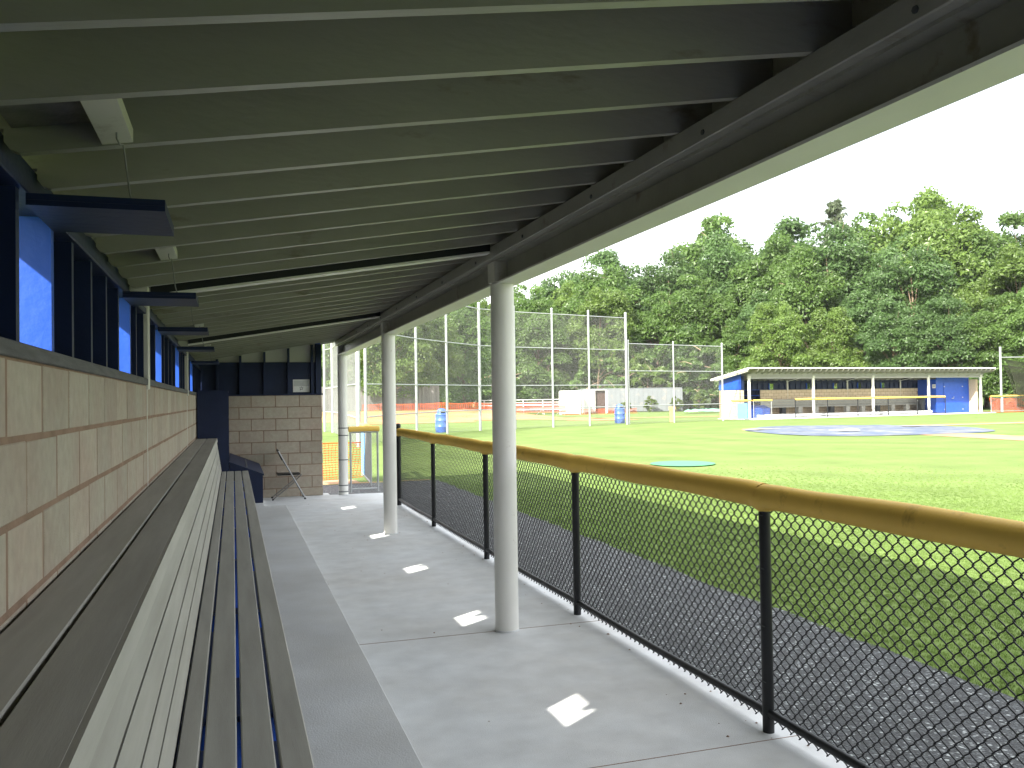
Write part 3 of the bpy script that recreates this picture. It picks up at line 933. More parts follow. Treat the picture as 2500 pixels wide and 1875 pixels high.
bk.hexa([(0.775, 15.12, 0.67), (0.795, 15.12, 0.68), (0.795, 15.48, 0.68), (0.775, 15.48, 0.67), (0.700, 15.12, 0.845), (0.720, 15.12, 0.855), (0.720, 15.48, 0.855), (0.700, 15.48, 0.845)])
bk.build('backrest', 'black', ch)
for z, x in ((0.12, 0.245), (0.82, -0.135)):
    MB().tube([chair_xyz(x, z, -1), chair_xyz(x, z, 1)], 0.009, 8).build('cross_bar', 'tie', ch)
shifted(ch)
tag(ch, 'metal folding chair with black seat standing by the near end wall', 'chair')

# paper notice with a star on the end wall
pn = MB().box(1.012, 1.296, END_Y + 0.068, END_Y + 0.0735, 1.826, 2.047).build('paper_notice', 'paper')
MB().box(1.02, 1.288, END_Y + 0.0665, END_Y + 0.0675, 1.93, 2.035).build('print_field', 'greyink', pn)
st = []
for i in range(10):
    a = math.pi / 2 + math.pi * i / 5
    r = 0.036 if i % 2 == 0 else 0.016
    st.append((1.155 + r * math.cos(a), 1.893 + r * math.sin(a)))
def star(r0, r1, y, nm, mat):
    vs, fs = [], []
    for i in range(10):
        a = math.pi / 2 + math.pi * i / 5
        for k in (1.0, 0.62):
            r = (r0 if i % 2 == 0 else r1) * k
            vs.append((1.155 + r * math.cos(a), y, 1.893 + r * math.sin(a)))
    fs = [(2 * i, 2 * ((i + 1) % 10), 2 * ((i + 1) % 10) + 1, 2 * i + 1) for i in range(10)]
    MB().add(vs, fs).build(nm, mat, pn)
star(0.038, 0.016, END_Y + 0.0655, 'star_mark', 'ink')
MB().add([(1.128, END_Y + .0652, 1.868), (1.150, END_Y + .0652, 1.874), (1.144, END_Y + .0652, 1.862), (1.126, END_Y + .0652, 1.855)], [(0, 1, 2, 3)]).build('star_mark', 'ink', pn)
tag(pn, 'white paper notice with a dark star pinned above the near end wall', 'notice')

# ------------------------------------------------------------------ near black chain-link fence with yellow top
FX = 2.485
POSTS = [3.693 + 2.4767 * k for k in range(-2, 5)]
def ribbed_tube(path, r, pitch, n=20, wob=0.004, seed=1, amp=0.0018):
    """corrugated foam pipe along a polyline"""
    rg = np.random.default_rng(seed)
    P = np.array(path, float)
    seg = np.linalg.norm(np.diff(P, axis=0), axis=1)
    cum = np.concatenate([[0], np.cumsum(seg)])
    m = max(4, int(cum[-1] / pitch * 2))
    s = np.linspace(0, cum[-1], m + 1)
    Q = np.stack([np.interp(s, cum, P[:, i]) for i in range(3)], 1)
    wv = sum(np.sin(s * f + rg.uniform(0, 6)) for f in (2.1, 3.7, 6.3)) / 3
    Q[:, 2] += wob * wv
    T = np.gradient(Q, axis=0)
    T /= np.linalg.norm(T, axis=1, keepdims=True)
    S = np.cross(T, [0, 0, 1.0])
    S /= np.linalg.norm(S, axis=1, keepdims=True)
    B = np.cross(S, T)
    rr = r + amp * np.where(np.arange(m + 1) % 2 == 0, 1, -1) + 0.0025 * np.sin(s * 5.1 + rg.uniform(0, 6))
    a = 2 * np.pi * np.arange(n) / n
    V = Q[:, None] + rr[:, None, None] * (np.cos(a)[None, :, None] * S[:, None] + np.sin(a)[None, :, None] * B[:, None])
    idx = np.arange((m + 1) * n).reshape(m + 1, n)
    F = np.stack([idx[:-1], np.roll(idx[:-1], -1, 1), np.roll(idx[1:], -1, 1), idx[1:]], -1).reshape(-1, 4)
    return V.reshape(-1, 3), F

fence = empty('chain_link_fence', (FX, 6.2, 0.0))
for i, y in enumerate(POSTS):
    last = i == len(POSTS) - 1
    po = MB().tube([(FX, y, 0.0), (FX, y, 1.245 if last else 1.13)], 0.036 if last else 0.0285, 16).build('post', 'black', fence)
    if last:
        MB().lathe([(0.038, 1.235), (0.040, 1.25), (0.037, 1.272), (0.024, 1.287), (0.0, 1.291)], 16, FX, y).build('ball_cap', 'black', po)
    if not last:
        tb = MB()
        for zz in (0.25, 0.52, 0.80, 1.06):
            tb.tube([(FX - .03, y - .03, zz), (FX - .033, y, zz + .002), (FX - .03, y + .032, zz), (FX - .004, y + .05, zz + .004)], 0.0022, 5)
        tb.build('wire_tie', 'black', po)
    else:
        for zz in (0.25, 0.60, 0.95):
            MB().tube([(FX, y, zz - .012), (FX, y, zz + .012)], 0.039, 16).build('tension_band', 'black', po)
for i, (a, b) in enumerate(zip(POSTS[:-1], POSTS[1:])):
    MB().tube([(FX, a + .02, 1.152), (FX, b - .02, 1.152)], 0.021, 12).build('top_rail', 'black', fence)
    MB().tube([(FX, a + .02, 0.095), (FX, (a + b) / 2, 0.086), (FX, b - .02, 0.095)], 0.0205, 12).build('bottom_rail', 'black', fence)
    end = -0.04 if b == POSTS[-1] else 0.0
    m = (a + b) / 2
    path = [(FX, a, 1.150), (FX, a + .12, 1.156), (FX, m, 1.158), (FX, b - .12, 1.156), (FX, b + end, 1.150)]
    V, F = ribbed_tube(path, 0.0600, 0.017, 22, 0.0030, 10 + i, 0.0026)
    link('foam_pad', quads_mesh('foam_pad', V, F, 'pad', True), fence)
    # the collar where two pads meet and sag round the post
    if i:
        MB().tube([(FX, a - .055, 1.143), (FX, a, 1.136), (FX, a + .055, 1.143)], [0.0565, 0.0650, 0.0565], 22).build('pad_joint', 'pad', fence)
    V, F = link_weave((FX + 0.026, a + .012), (FX + 0.026, b - .012), 0.034, 1.128, 0.066, 0.0031, 0.004, 6, 4)
    o = link('chain_link', quads_mesh('chain_link', V, F, 'black', True), fence, 'stuff')
shifted(fence)
tag(fence, 'near black chain link fence with long yellow foam top along the asphalt', 'fence')

# gates at the end of the near dugout
def gate(name, a, b, label, h=1.12, pad=True, panel=None, zoff=0.0, mat='galv', straps=None, pitch=0.06):
    mid = ((a[0] + b[0]) / 2, (a[1] + b[1]) / 2)
    root = empty(name, (mid[0], mid[1], zoff))
    va, vb = Vector((a[0], a[1], zoff)), Vector((b[0], b[1], zoff))
    d = (vb - va).normalized()
    up = Vector((0, 0, 1))
    for p in (va, vb):
        MB().tube([p + up * 0.03, p + up * h], 0.019, 12).build('upright', mat, root)
    for z in (0.085, h - 0.02):
        MB().tube([va + up * z, vb + up * z], 0.018, 12).build('rail', mat, root)
    V, F = link_weave(va + d * .02, vb - d * .02, 0.05 + zoff, h - 0.03 + zoff, pitch, 0.0024, 0.002, 4, 4)
    link('chain_link', quads_mesh('chain_link', V, F, 'wire', True), root, 'stuff')
    if pad:
        V, F = ribbed_tube([va + up * (h + .03) - d * .03, (va + vb) / 2 + up * (h + .036), vb + up * (h + .03) + d * .03], 0.052, 0.014, 18, 0.002, 3)
        link('foam_pad', quads_mesh('foam_pad', V, F, 'pad', True), root)
    if panel:
        s0, s1, z0, z1 = panel
        n = Vector((d.y, -d.x, 0)) * 0.02
        L = (vb - va).length
        p, q = va + d * L * s0 + n, va + d * L * s1 + n
        MB().bar(p + up * (z0 + z1) / 2, q + up * (z0 + z1) / 2, 0.008, z1 - z0).build('panel', 'skyblue', root)
    if straps:
        for z in straps[1]:
            MB().tube([Vector((straps[0][0], straps[0][1], z - .008)), Vector((straps[0][0], straps[0][1], z + .008))], 0.0865, 24).build('hinge_strap', 'strap', root)
            MB().tube([Vector((straps[0][0] + .08, straps[0][1], z)), va + up * (z - zoff)], 0.006, 6).build('hinge_arm', 'tie', root)
    shifted(root)
    tag(root, label, 'gate')
    return root
gate('chain_link_gate', (1.985, 15.58), (2.47, 15.60), 'small chain link gate with yellow top strapped to the farthest near column', straps=((1.85, 15.54), (0.06, 0.17, 0.62, 1.05, 1.18)), h=1.12)
gate('chain_link_gate', (2.67, 19.0), (2.50, 16.62), 'open chain link gate with yellow top and light blue panel beyond the small gate', panel=(0.04, 0.40, 0.12, 0.98), h=1.10)

# orange plastic safety netting
def safety_net(name, pts, h, label, cell=(0.052, 0.075), bw=0.0115, z0=0.0, sag=0.05, seed=2):
    rg = np.random.default_rng(seed)
    P = np.array(pts, float)
    cum = np.concatenate([[0], np.cumsum(np.linalg.norm(np.diff(P, axis=0), axis=1))])
    Ln = cum[-1]
    K = int(Ln / cell[1]) + 1
    R = int(h / cell[0]) + 1
    s = np.linspace(0, Ln, K)
    X, Y = np.interp(s, cum, P[:, 0]), np.interp(s, cum, P[:, 1])
    d = np.stack([np.gradient(X), np.gradient(Y)], 1)
    d /= np.linalg.norm(d, axis=1, keepdims=True)
    nx, ny = d[:, 1], -d[:, 0]
    ph = rg.uniform(0, 6, 6)
    U = np.zeros((R, K, 3))
    for i in range(R):
        t = i / (R - 1)
        bul = 0.05 * np.sin(s * 2.3 + ph[0] + 2 * t) + 0.035 * np.sin(s * 5.3 + ph[1] + 4 * t)
        U[i, :, 0] = X + nx * bul
        U[i, :, 1] = Y + ny * bul
        U[i, :, 2] = z0 + ground_z(X, Y) + h * t * (1 + 0.03 * np.sin(s * 3 + ph[2])) - sag * t * (0.5 + 0.5 * np.sin(s * 1.7 + ph[3]))
    mb = MB()
    for i in range(R):
        w = bw * (2.2 if i in (0, R - 1) else 1.0)
        a, b = U[i].copy(), U[i].copy()
        a[:, 2] -= w / 2
        b[:, 2] += w / 2
        mb.add(np.concatenate([a, b]), [(k, k + 1, K + k + 1, K + k) for k in range(K - 1)], True)
    for k in range(K):
        off = np.array([d[k, 0], d[k, 1], 0]) * bw * 0.4
        mb.add(np.concatenate([U[:, k] - off, U[:, k] + off]), [(i, i + 1, R + i + 1, R + i) for i in range(R - 1)], True)
    o = mb.build(name, 'orange')
    tag(o, label, 'safety net')
    return o
safety_net('safety_net', [(0.9, 18.6), (1.7, 18.75), (2.3, 18.95), (2.72, 19.2)], 0.80, 'orange plastic safety netting strung behind the small gate of the near dugout')

# ------------------------------------------------------------------ backstop and wing fences
def fence_run(name, pts, height, rails, label, rp=0.05, thick=None, top_ext=0.12, pitch=0.066, wr=0.0016, group=None, mesh_to=None):
    root = empty(name, (pts[0][0], pts[0][1], gz(*pts[0])))
    P = [Vector((x, y, gz(x, y))) for x, y in pts]
    for i, p in enumerate(P):
        r = rp * (1.25 if thick and i in thick else 1.0)
        po = MB().tube([p - Vector((0, 0, .05)), p + Vector((0, 0, height + top_ext))], r, 12).build('post', 'galv', root)
        MB().lathe([(r * 1.15, p.z + height + top_ext), (r * 1.15, p.z + height + top_ext + .03), (r * 0.6, p.z + height + top_ext + .07), (0.001, p.z + height + top_ext + .08)], 12, p.x, p.y).build('post_cap', 'galv', po)
    for a, b in zip(P[:-1], P[1:]):
        for z in rails:
            MB().tube([a + Vector((0, 0, z)), b + Vector((0, 0, z))], 0.024, 8).build('rail', 'galv', root)
        V, F = link_diag(a, b, a.z + 0.03, a.z + height, b.z + 0.03, b.z + height, pitch, wr)
        link('chain_link', quads_mesh('chain_link', V, F, 'wire'), root, 'stuff')
    shifted(root)
    tag(root, label, 'fence', group)
    return root
G = 0.17
fence_run('backstop_fence', [(20.27, 42.7), (17.75, 41.9), (15.45, 41.2), (13.2, 40.5), (11.1, 39.4), (8.95, 37.1), (7.12, 34.8), (5.70, 32.6), (4.40, 30.3)], 5.78, (0.98, 2.13, 4.02, 5.76),
          'tall galvanised backstop fence of nine posts curving behind home plate', rp=0.055, thick=(0, 4), top_ext=0.22)
fence_run('chain_link_fence', [(20.42, 42.75), (23.68, 43.73), (27.46, 44.79)], 4.4, (1.0, 2.9, 4.38), 'lower galvanised fence joining the tall backstop to the far dugout', rp=0.042, thick=(2,))
fence_run('chain_link_fence', [(4.02, 29.4), (4.28, 35.6), (4.52, 42.0), (4.3, 43.5)], 5.7, (0.98, 2.13, 4.02, 5.68), 'tall galvanised wing fence receding past the near dugout end wall', rp=0.062, thick=(0,))

# ------------------------------------------------------------------ things beyond the backstop
def barrel(name, x, y, label, rz=0.0):
    z = gz(x, y)
    root = empty(name, (x, y, z), rz)
    body = MB().lathe([(0.0, 0.0), (0.265, 0.0), (0.285, 0.02), (0.292, 0.24), (0.300, 0.25), (0.300, 0.28), (0.292, 0.29), (0.294, 0.52), (0.302, 0.53), (0.302, 0.56), (0.294, 0.57), (0.290, 0.80), (0.298, 0.815), (0.298, 0.83), (0.25, 0.835)], 28).build('drum', 'binblue', root)
    MB().lathe([(0.302, 0.80), (0.304, 0.835), (0.245, 0.85), (0.225, 0.86), (0.218, 0.95), (0.19, 1.03), (0.13, 1.075), (0.06, 1.09), (0.0, 1.093)], 28).build('domed_lid', 'binblue', root)
    MB().box(-0.10, 0.10, -0.232, -0.205, 0.885, 0.985).build('lid_flap', 'canbl', root)
    tag(root, label, 'barrel', 'trash barrels by the backstop')
    return root
barrel('trash_barrel', 9.05, 38.6, 'blue domed trash barrel near the foam top end of the black fence')
barrel('trash_barrel', 20.95, 45.1, 'blue domed trash barrel in front of the grey container')

# bleachers: white frame, red and white planks
bl = empty('bleachers', (20.9, 62.0, gz(20.9, 62)))
for i in range(5):
    zz = 0.30 + i * 0.20
    yy = 0.0 + i * 0.55
    MB().box(-3.4, 3.4, yy, yy + 0.28, zz - 0.02, zz + 0.02).build('seat_plank', 'white' if i > 2 else 'red', bl)
    MB().box(-3.4, 3.4, yy - 0.02, yy + 0.02, zz - 0.09, zz - 0.02).build('riser_plank', 'white' if i % 2 else 'red', bl)
for x in (-3.2, -1.6, 0.0, 1.6, 3.2):
    MB().bar((x, -0.1, 0.02), (x, 2.5, 1.1), 0.05, 0.05).build('stringer', 'white', bl)
    MB().bar((x, 2.45, 0.0), (x, 2.45, 1.35), 0.05, 0.05).build('upright', 'white', bl)
    MB().bar((x - 0.6, 0.2, 0.0), (x, 0.9, 0.55), 0.04, 0.04).build('brace', 'white', bl)
MB().bar((-3.4, 2.5, 1.34), (3.4, 2.5, 1.34), 0.05, 0.05).build('guard_rail', 'white', bl)
bl.rotation_euler = (0, 0, -0.30)
bl.scale = (0.95, 0.9, 0.85)
tag(bl, 'low white and red bleachers beyond the clay bank', 'bleachers')

def box_trailer(name, loc, rz, L, W, H, mat, label, cat, ribs=0, door=None):
    root = empty(name, (loc[0], loc[1], gz(*loc)), rz)
    z0 = 0.06
    t = 0.04
    MB().box(-L / 2, L / 2, -W / 2, -W / 2 + t, z0, H).build('side_panel', mat, root)
    MB().box(-L / 2, L / 2, W / 2 - t, W / 2, z0, H).build('side_panel', mat, root)
    MB().box(L / 2 - t, L / 2, -W / 2 + t, W / 2 - t, z0, H).build('end_panel', mat, root)
    MB().box(-L / 2, L / 2 - t, -W / 2 + t, W / 2 - t, z0, z0 + 0.1).build('floor_panel', 'darkmetal', root)
    MB().cbox(-L / 2 - .03, L / 2 + .03, -W / 2 - .03, W / 2 + .03, H, H + 0.06, 0.02).build('roof', mat, root)
    for x in (-L / 2, L / 2):
        for y in (-W / 2, W / 2):
            MB().box(x - .05, x + .05, y - .05, y + .05, 0.0, H + .002).build('corner_post', mat, root)
    for k in range(ribs):
        x = -L / 2 + L * (k + 0.5) / ribs
        MB().box(x - 0.06, x + 0.06, -W / 2 - 0.03, -W / 2 - 0.0005, z0 + 0.1, H - 0.1).build('rib', mat, root)
    if door is None:
        MB().box(-L / 2, -L / 2 + t, -W / 2 + t, W / 2 - t, z0, H).build('end_panel', mat, root)
    elif door == 'half':
        MB().box(-L / 2, -L / 2 + t, 0.0, W / 2 - t, z0, H).build('door', mat, root)
        MB().box(-L / 2 - 1.1, -L / 2, -W / 2 - 0.045, -W / 2 - 0.005, z0, H - .02).build('door', mat, root)
        MB().box(-L / 2 + 0.3, -L / 2 + 0.35, -W / 2 + t, W / 2 - t, z0, H).build('inner_panel', 'darkmetal', root)
    tag(root, label, cat)
    return root
box_trailer('storage_shed', (29.1, 73.3), -0.32, 1.75, 1.8, 2.08, 'white', 'small plain white storage shed at the end of the bleachers', 'shed')
box_trailer('storage_container', (32.4, 75.4), 1.25, 2.6, 2.0, 2.15, 'white', 'white storage box with open dark doorway left of the grey container', 'container', door='half')
box_trailer('storage_container', (37.7, 78.8), -0.30, 10.0, 2.4, 2.30, 'cont', 'long ribbed grey storage container below the trees', 'container', ribs=22)
stk = MB().box(23.95, 24.20, 44.72, 44.80, gz(24, 44.8), gz(24, 44.8) + 0.80).build('wooden_stake', 'wood')
MB().box(23.85, 24.30, 44.70, 44.715, gz(24, 44.8) + 0.72, gz(24, 44.8) + 0.90).build('cross_board', 'wood', stk)
tag(stk, 'short raw wood stake standing behind the lower galvanised fence', 'stake')
gt = disc('ground_tarp', 39.0, 66.3, 1.5, 'greentarp', 0.10, 0.12, 9, wr=0.30, rings=7, n=30, sx=1.5, sy=0.9, kind=None)
tag(gt, 'crumpled pale green tarp heaped on the grass left of the far dugout', 'tarp')
safety_net('safety_net', [(8.5, 60.2), (11.5, 60.6), (14.2, 60.0), (17.0, 60.4), (20.0, 60.1)], 0.50, 'orange safety netting along the top of the clay bank before the bleachers', cell=(0.10, 0.16), bw=0.017, seed=5)
safety_net('safety_net', [(27.2, 70.2), (29.6, 70.4), (31.0, 71.4), (33.2, 71.0), (35.0, 71.6)], 0.45, 'orange safety netting at the foot of the white shed and container', cell=(0.10, 0.16), bw=0.020, seed=6)

# weathered board fence far left
sf = empty('board_fence', (8.5, 62.6, gz(8.5, 62.6)))
pl = MB().box(-0.067, 0.067, -0.012, 0.012, 0.05, 1.78).mesh('board')
pl.materials.append(M['stock'])
n = 0
x = 2.5
while x < 14.5:
    y = 62.4 - 0.03 * (x - 8)
    o = link('board', pl, sf)
    o.location = (x - 8.5, y - 62.6 + random.uniform(-.01, .01), gz(x, y) - gz(8.5, 62.6) + random.uniform(-.03, .03))
    x += 0.138
MB().box(-6, 6, 0.015, 0.06, 1.5, 1.6).build('rail', 'stock', sf)
MB().box(-6, 6, 0.015, 0.06, 0.3, 0.4).build('rail', 'stock', sf)
tag(sf, 'weathered dark grey board fence at the top of the bank', 'fence')

# ------------------------------------------------------------------ far dugout and what stands round it
FAR_Z = 0.20
fx, fy = 30.06, 46.0
ang = -math.pi / 2 + math.atan2(47.95 - 46.0, 50.1 - 30.06)
SY = 20.13 / 19.2
_c, _s = math.cos(ang), math.sin(ang)
def far_origin():
    lx, ly = 1.85, 15.54 * -SY
    return (fx - (_c * lx - _s * ly), fy - (_s * lx + _c * ly), FAR_Z)
FO = far_origin()
def F2W(x, y, z=0.0):
    yy = -SY * y
    return (FO[0] + _c * x - _s * yy, FO[1] + _s * x + _c * yy, FO[2] + z)
far = empty('dugout_building', FO, ang, (1, -SY, 1))
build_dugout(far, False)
tag(far, 'far dugout with blue gable end and white columns across the field', 'dugout')
def far_root(name):
    return empty(name, FO, ang, (1, -SY, 1))
def far_sheet(name, mb, mat):
    o = mb.build(name, mat, None, 'structure')
    o.location, o.rotation_euler, o.scale = FO, (0, 0, ang), (1, -SY, 1)
    return o
far_sheet('far_dugout_floor', MB().box(-0.75, 2.75, -4.0, 15.95, -0.35, 0.0), 'conc')
far_sheet('far_bench_platform', MB().cbox(-0.5, 0.75, -0.40, 14.0, 0.0003, 0.20, 0.01), 'step')

fb = far_root('bench')
for a, b in ((-0.498, -0.366), (-0.356, -0.232)):
    MB().box(a, b, -0.38, 13.24, 1.113, 1.145).build('back_top_plank', 'plank', fb)
for i in range(4):
    z1 = 1.10 - i * 0.115
    xa = -0.232 + 0.07 * (i / 4)
    MB().box(xa - 0.02, xa + 0.012, -0.38, 13.24, z1 - 0.10, z1).build('back_plank', 'plank', fb)
for a, b in ((-0.16, -0.10), (-0.088, 0.002), (0.014, 0.104), (0.116, 0.208)):
    MB().box(a, b, -0.38, 13.24, 0.63, 0.665).build('seat_plank', 'plank', fb)
for k in range(11):
    yy = -0.1 + k * 1.3
    MB().box(-0.10, 0.14, yy - 0.16, yy + 0.16, 0.2002, 0.629).build('leg', 'plank' if k % 3 else 'canbl', fb)
tag(fb, 'long slatted bench inside the far dugout', 'bench')
fc = far_root('locker_cabinet')
MB().box(-0.49, -0.47, 13.252, 15.60, 0.2003, 1.80).build('back_panel', 'shaded_blue', fc)
for yy in (13.262, 14.03, 14.81, 15.585):
    MB().box(-0.469, -0.066, yy - 0.012, yy + 0.012, 0.0003, 1.80).build('side_panel', 'shaded_blue', fc)
for zz in (0.19, 0.61, 1.02, 1.43, 1.79):
    MB().box(-0.469, -0.068, 13.28, 15.57, zz - 0.012, zz + 0.010).build('shelf', 'blue', fc)
tag(fc, 'tall blue locker cabinet with square cubbies inside the far dugout', 'cabinet')
fh = far_root('helmet_bin')
MB().hexa([(-.05, 13.0, .0003), (.55, 13.0, .0003), (.55, 15.4, .0003), (-.05, 15.4, .0003), (-.05, 13.0, .78), (.55, 13.0, .58), (.55, 15.4, .58), (-.05, 15.4, .78)]).build('box', 'blue', fh)
MB().hexa([(-.06, 12.98, .785), (.57, 12.98, .580), (.57, 15.4, .580), (-.06, 15.4, .785), (-.06, 12.98, .81), (.57, 12.98, .605), (.57, 15.4, .605), (-.06, 15.4, .81)]).build('lid', 'blue', fh)
tag(fh, 'blue wooden bin with sloping lid at the left end of the far dugout', 'bin')
fp = far_root('paper_notice')
MB().box(0.75, 1.02, -0.4195, -0.414, 1.75, 2.02).build('sheet', 'paper', fp)
MB().box(0.80, 0.97, -0.4135, -0.412, 1.82, 1.95).build('print_field', 'greyink', fp)
tag(fp, 'white notice on the dark blue storage wall of the far dugout', 'notice')
def can(loc, label):
    r = empty('trash_can', loc)
    MB().lathe([(0.0, 0.0), (0.23, 0.0), (0.29, 0.78), (0.30, 0.80)], 20).build('body', 'canbl', r)
    MB().lathe([(0.315, 0.79), (0.315, 0.83), (0.27, 0.87), (0.0, 0.90)], 20).build('lid', 'canbl', r)
    MB().box(-0.31, -0.22, -0.05, 0.05, 0.66, 0.74).build('handle', 'white', r)
    tag(r, label, 'trash can')
can(F2W(0.45, 0.35, 0.205), 'black trash can at the right end of the far dugout bench')
sb = MB().lathe([(0.0, 0.20), (0.28, 0.19), (0.50, 0.14), (0.62, 0.05), (0.64, 0.0), (0.0, 0.0)], 18).build('sand_bag', 'white')
sb.location, sb.scale = F2W(2.05, 13.3, 0.0), (1.0, 0.55, 1.3)
tag(sb, 'slumped white bag on the slab in front of the far blue bin', 'bag')
# far fence with yellow top
ff = far_root('chain_link_fence')
FP = [0.35, 2.83, 5.3, 7.8, 10.2, 12.65]
for y in FP:
    MB().tube([(2.45, y, 0), (2.45, y, 1.17)], 0.03, 10).build('post', 'black', ff)
for a, b in zip(FP[:-1], FP[1:]):
    MB().tube([(2.45, a, 0.09), (2.45, b, 0.09)], 0.021, 8).build('bottom_rail', 'black', ff)
    MB().tube([(2.45, a, 1.155), (2.45, b, 1.155)], 0.021, 8).build('top_rail', 'black', ff)
    MB().tube([(2.45, a + .01, 1.155), (2.45, (a + b) / 2, 1.165), (2.45, b - .01, 1.155)], 0.062, 16).build('foam_pad', 'pad', ff)
    V, F = link_diag((2.45, a), (2.45, b), 0.05, 1.13, 0.05, 1.13, 0.07, 0.0022)
    link('chain_link', quads_mesh('chain_link', V, F, 'black'), ff, 'stuff')
tag(ff, 'black chain link fence with yellow foam top in front of the far dugout', 'fence')
def wgate(a, b, label, panel=None, name='chain_link_gate'):
    A, B = F2W(*a), F2W(*b)
    return gate(name, A[:2], B[:2], label, h=1.12, panel=panel, zoff=FAR_Z - 0.02, pitch=0.075)
wgate((2.5, 17.25), (2.5, 15.95), 'chain link gate with light blue panel at the far dugout gable end', panel=(0.25, 0.80, 0.10, 1.0))
wgate((2.5, 15.75), (2.5, 14.45), 'plain chain link gate with yellow top at the far dugout left column')
wgate((2.4, -3.95), (2.4, -4.95), 'narrow yellow topped fence panel between the far dugout and the tall pole', name='fence_panel')
wgate((2.4, -5.10), (2.4, -7.60), 'yellow topped fence panel with orange netting right of the tall pole', name='fence_panel')
wgate((2.4, -7.75), (2.4, -10.4), 'yellow topped gate with light blue panel at the right edge of the field', panel=(0.28, 0.62, 0.10, 1.0))
a, b = F2W(2.3, -4.0), F2W(2.3, -7.6)
safety_net('safety_net', [a[:2], b[:2]], 1.0, 'orange safety netting tied to the fence right of the far dugout', cell=(0.09, 0.14), bw=0.034, seed=8)
# tall pole and batting cage net
px, py, pz = F2W(2.35, -5.02)
pole = MB().tube([(px, py, pz), (px, py, pz + 4.55)], 0.075, 14).build('cage_pole', 'galv')
MB().tube([(px, py, pz + 4.55), (px, py, pz + 4.60)], 0.085, 14).build('pole_cap', 'galv', pole)
e = F2W(2.6, -14.5)
MB().tube([(px, py, pz + 3.85), (e[0], e[1], e[2] + 4.0)], 0.035, 8).build('cross_bar', 'galv', pole)
tag(pole, 'tall galvanised pole with cross bar right of the far dugout', 'pole')
def cage_net():
    a, b = np.array(F2W(2.2, -5.5)), np.array(F2W(2.4, -14.0))
    d = (b - a)[:2]
    Ln = np.linalg.norm(d)
    d /= Ln
    nS, nZ = 60, 46
    U = np.zeros((nZ, nS, 3))
    for i in range(nZ):
        t = i / (nZ - 1)
        for k in range(nS):
            s = k / (nS - 1)
            left = 1.05 * math.sin(math.pi * min(1, (1 - t) * 1.1) * 0.5) ** 0.6 * (1 - s)
            top = 3.75 - 1.1 * 4 * (s * 0.55) * (1 - s * 0.55) * 0.5
            q = a[:2] + d * (Ln * s + left)
            nrm = np.array([d[1], -d[0]])
            q = q + nrm * (0.25 * math.sin(s * 9 + t * 2) * (1 - t) + 0.5 * (1 - t) * 0.3)
            U[i, k] = (q[0], q[1], FAR_Z + 0.35 + (top - 0.35) * t)
    V1, F1 = wires(U, (d[1], -d[0], 0), 0.019, 3)
    V2, F2 = wires(np.swapaxes(U, 0, 1), (d[1], -d[0], 0), 0.019, 3)
    me = quads_mesh('cage_net', np.concatenate([V1, V2]), np.concatenate([F1, F2 + len(V1)]), 'net')
    o = link('cage_net', me)
    # second, overlapping layer hanging behind
    o2 = link('net_layer', me, o)
    o2.location = (0.35, 0.55, -0.25)
    o2.scale = (1, 1, 0.97)
    tag(o, 'dark drooping batting cage net hanging right of the tall pole', 'net')
cage_net()

# ------------------------------------------------------------------ vegetation
def leaf_cloud(centres, radii, counts, size, rg, up=0.35, flat=0.8, aspect=1.7):
    """rhombic leaves on and in many clumps -> verts, quads"""
    Cn = np.repeat(np.asarray(centres), counts, axis=0)
    Rr = np.repeat(np.asarray(radii), counts)
    n = len(Cn)
    v = rg.normal(size=(n, 3))
    v /= np.linalg.norm(v, axis=1, keepdims=True)
    v[:, 2] = np.where(v[:, 2] < -0.35, -v[:, 2] * 0.6, v[:, 2])
    rad = Rr * (0.62 + 0.42 * rg.random(n) ** 0.6)
    pos = Cn + v * rad[:, None] * np.array([1, 1, flat])
    nrm = v * 0.75 + np.array([0, 0, up]) + rg.normal(size=(n, 3)) * 0.55
    nrm /= np.linalg.norm(nrm, axis=1, keepdims=True)
    t = np.cross(nrm, rg.normal(size=(n, 3)))
    t /= np.linalg.norm(t, axis=1, keepdims=True)
    b = np.cross(nrm, t)
    s = size * (0.6 + 0.8 * rg.random(n))
    L, W = (t * s[:, None] * 0.5 * aspect), (b * s[:, None] * 0.5)
    V = np.stack([pos - L, pos + W * 0.9 + nrm * s[:, None] * 0.10, pos + L, pos - W * 0.9 + nrm * s[:, None] * 0.10], 1).reshape(-1, 3)
    F = np.arange(4 * n).reshape(-1, 4)
    return V, F

def limb_mesh(segs):
    mb = MB()
    for pts, rs in segs:
        mb.tube(pts, rs, 6, caps=False)
    return mb

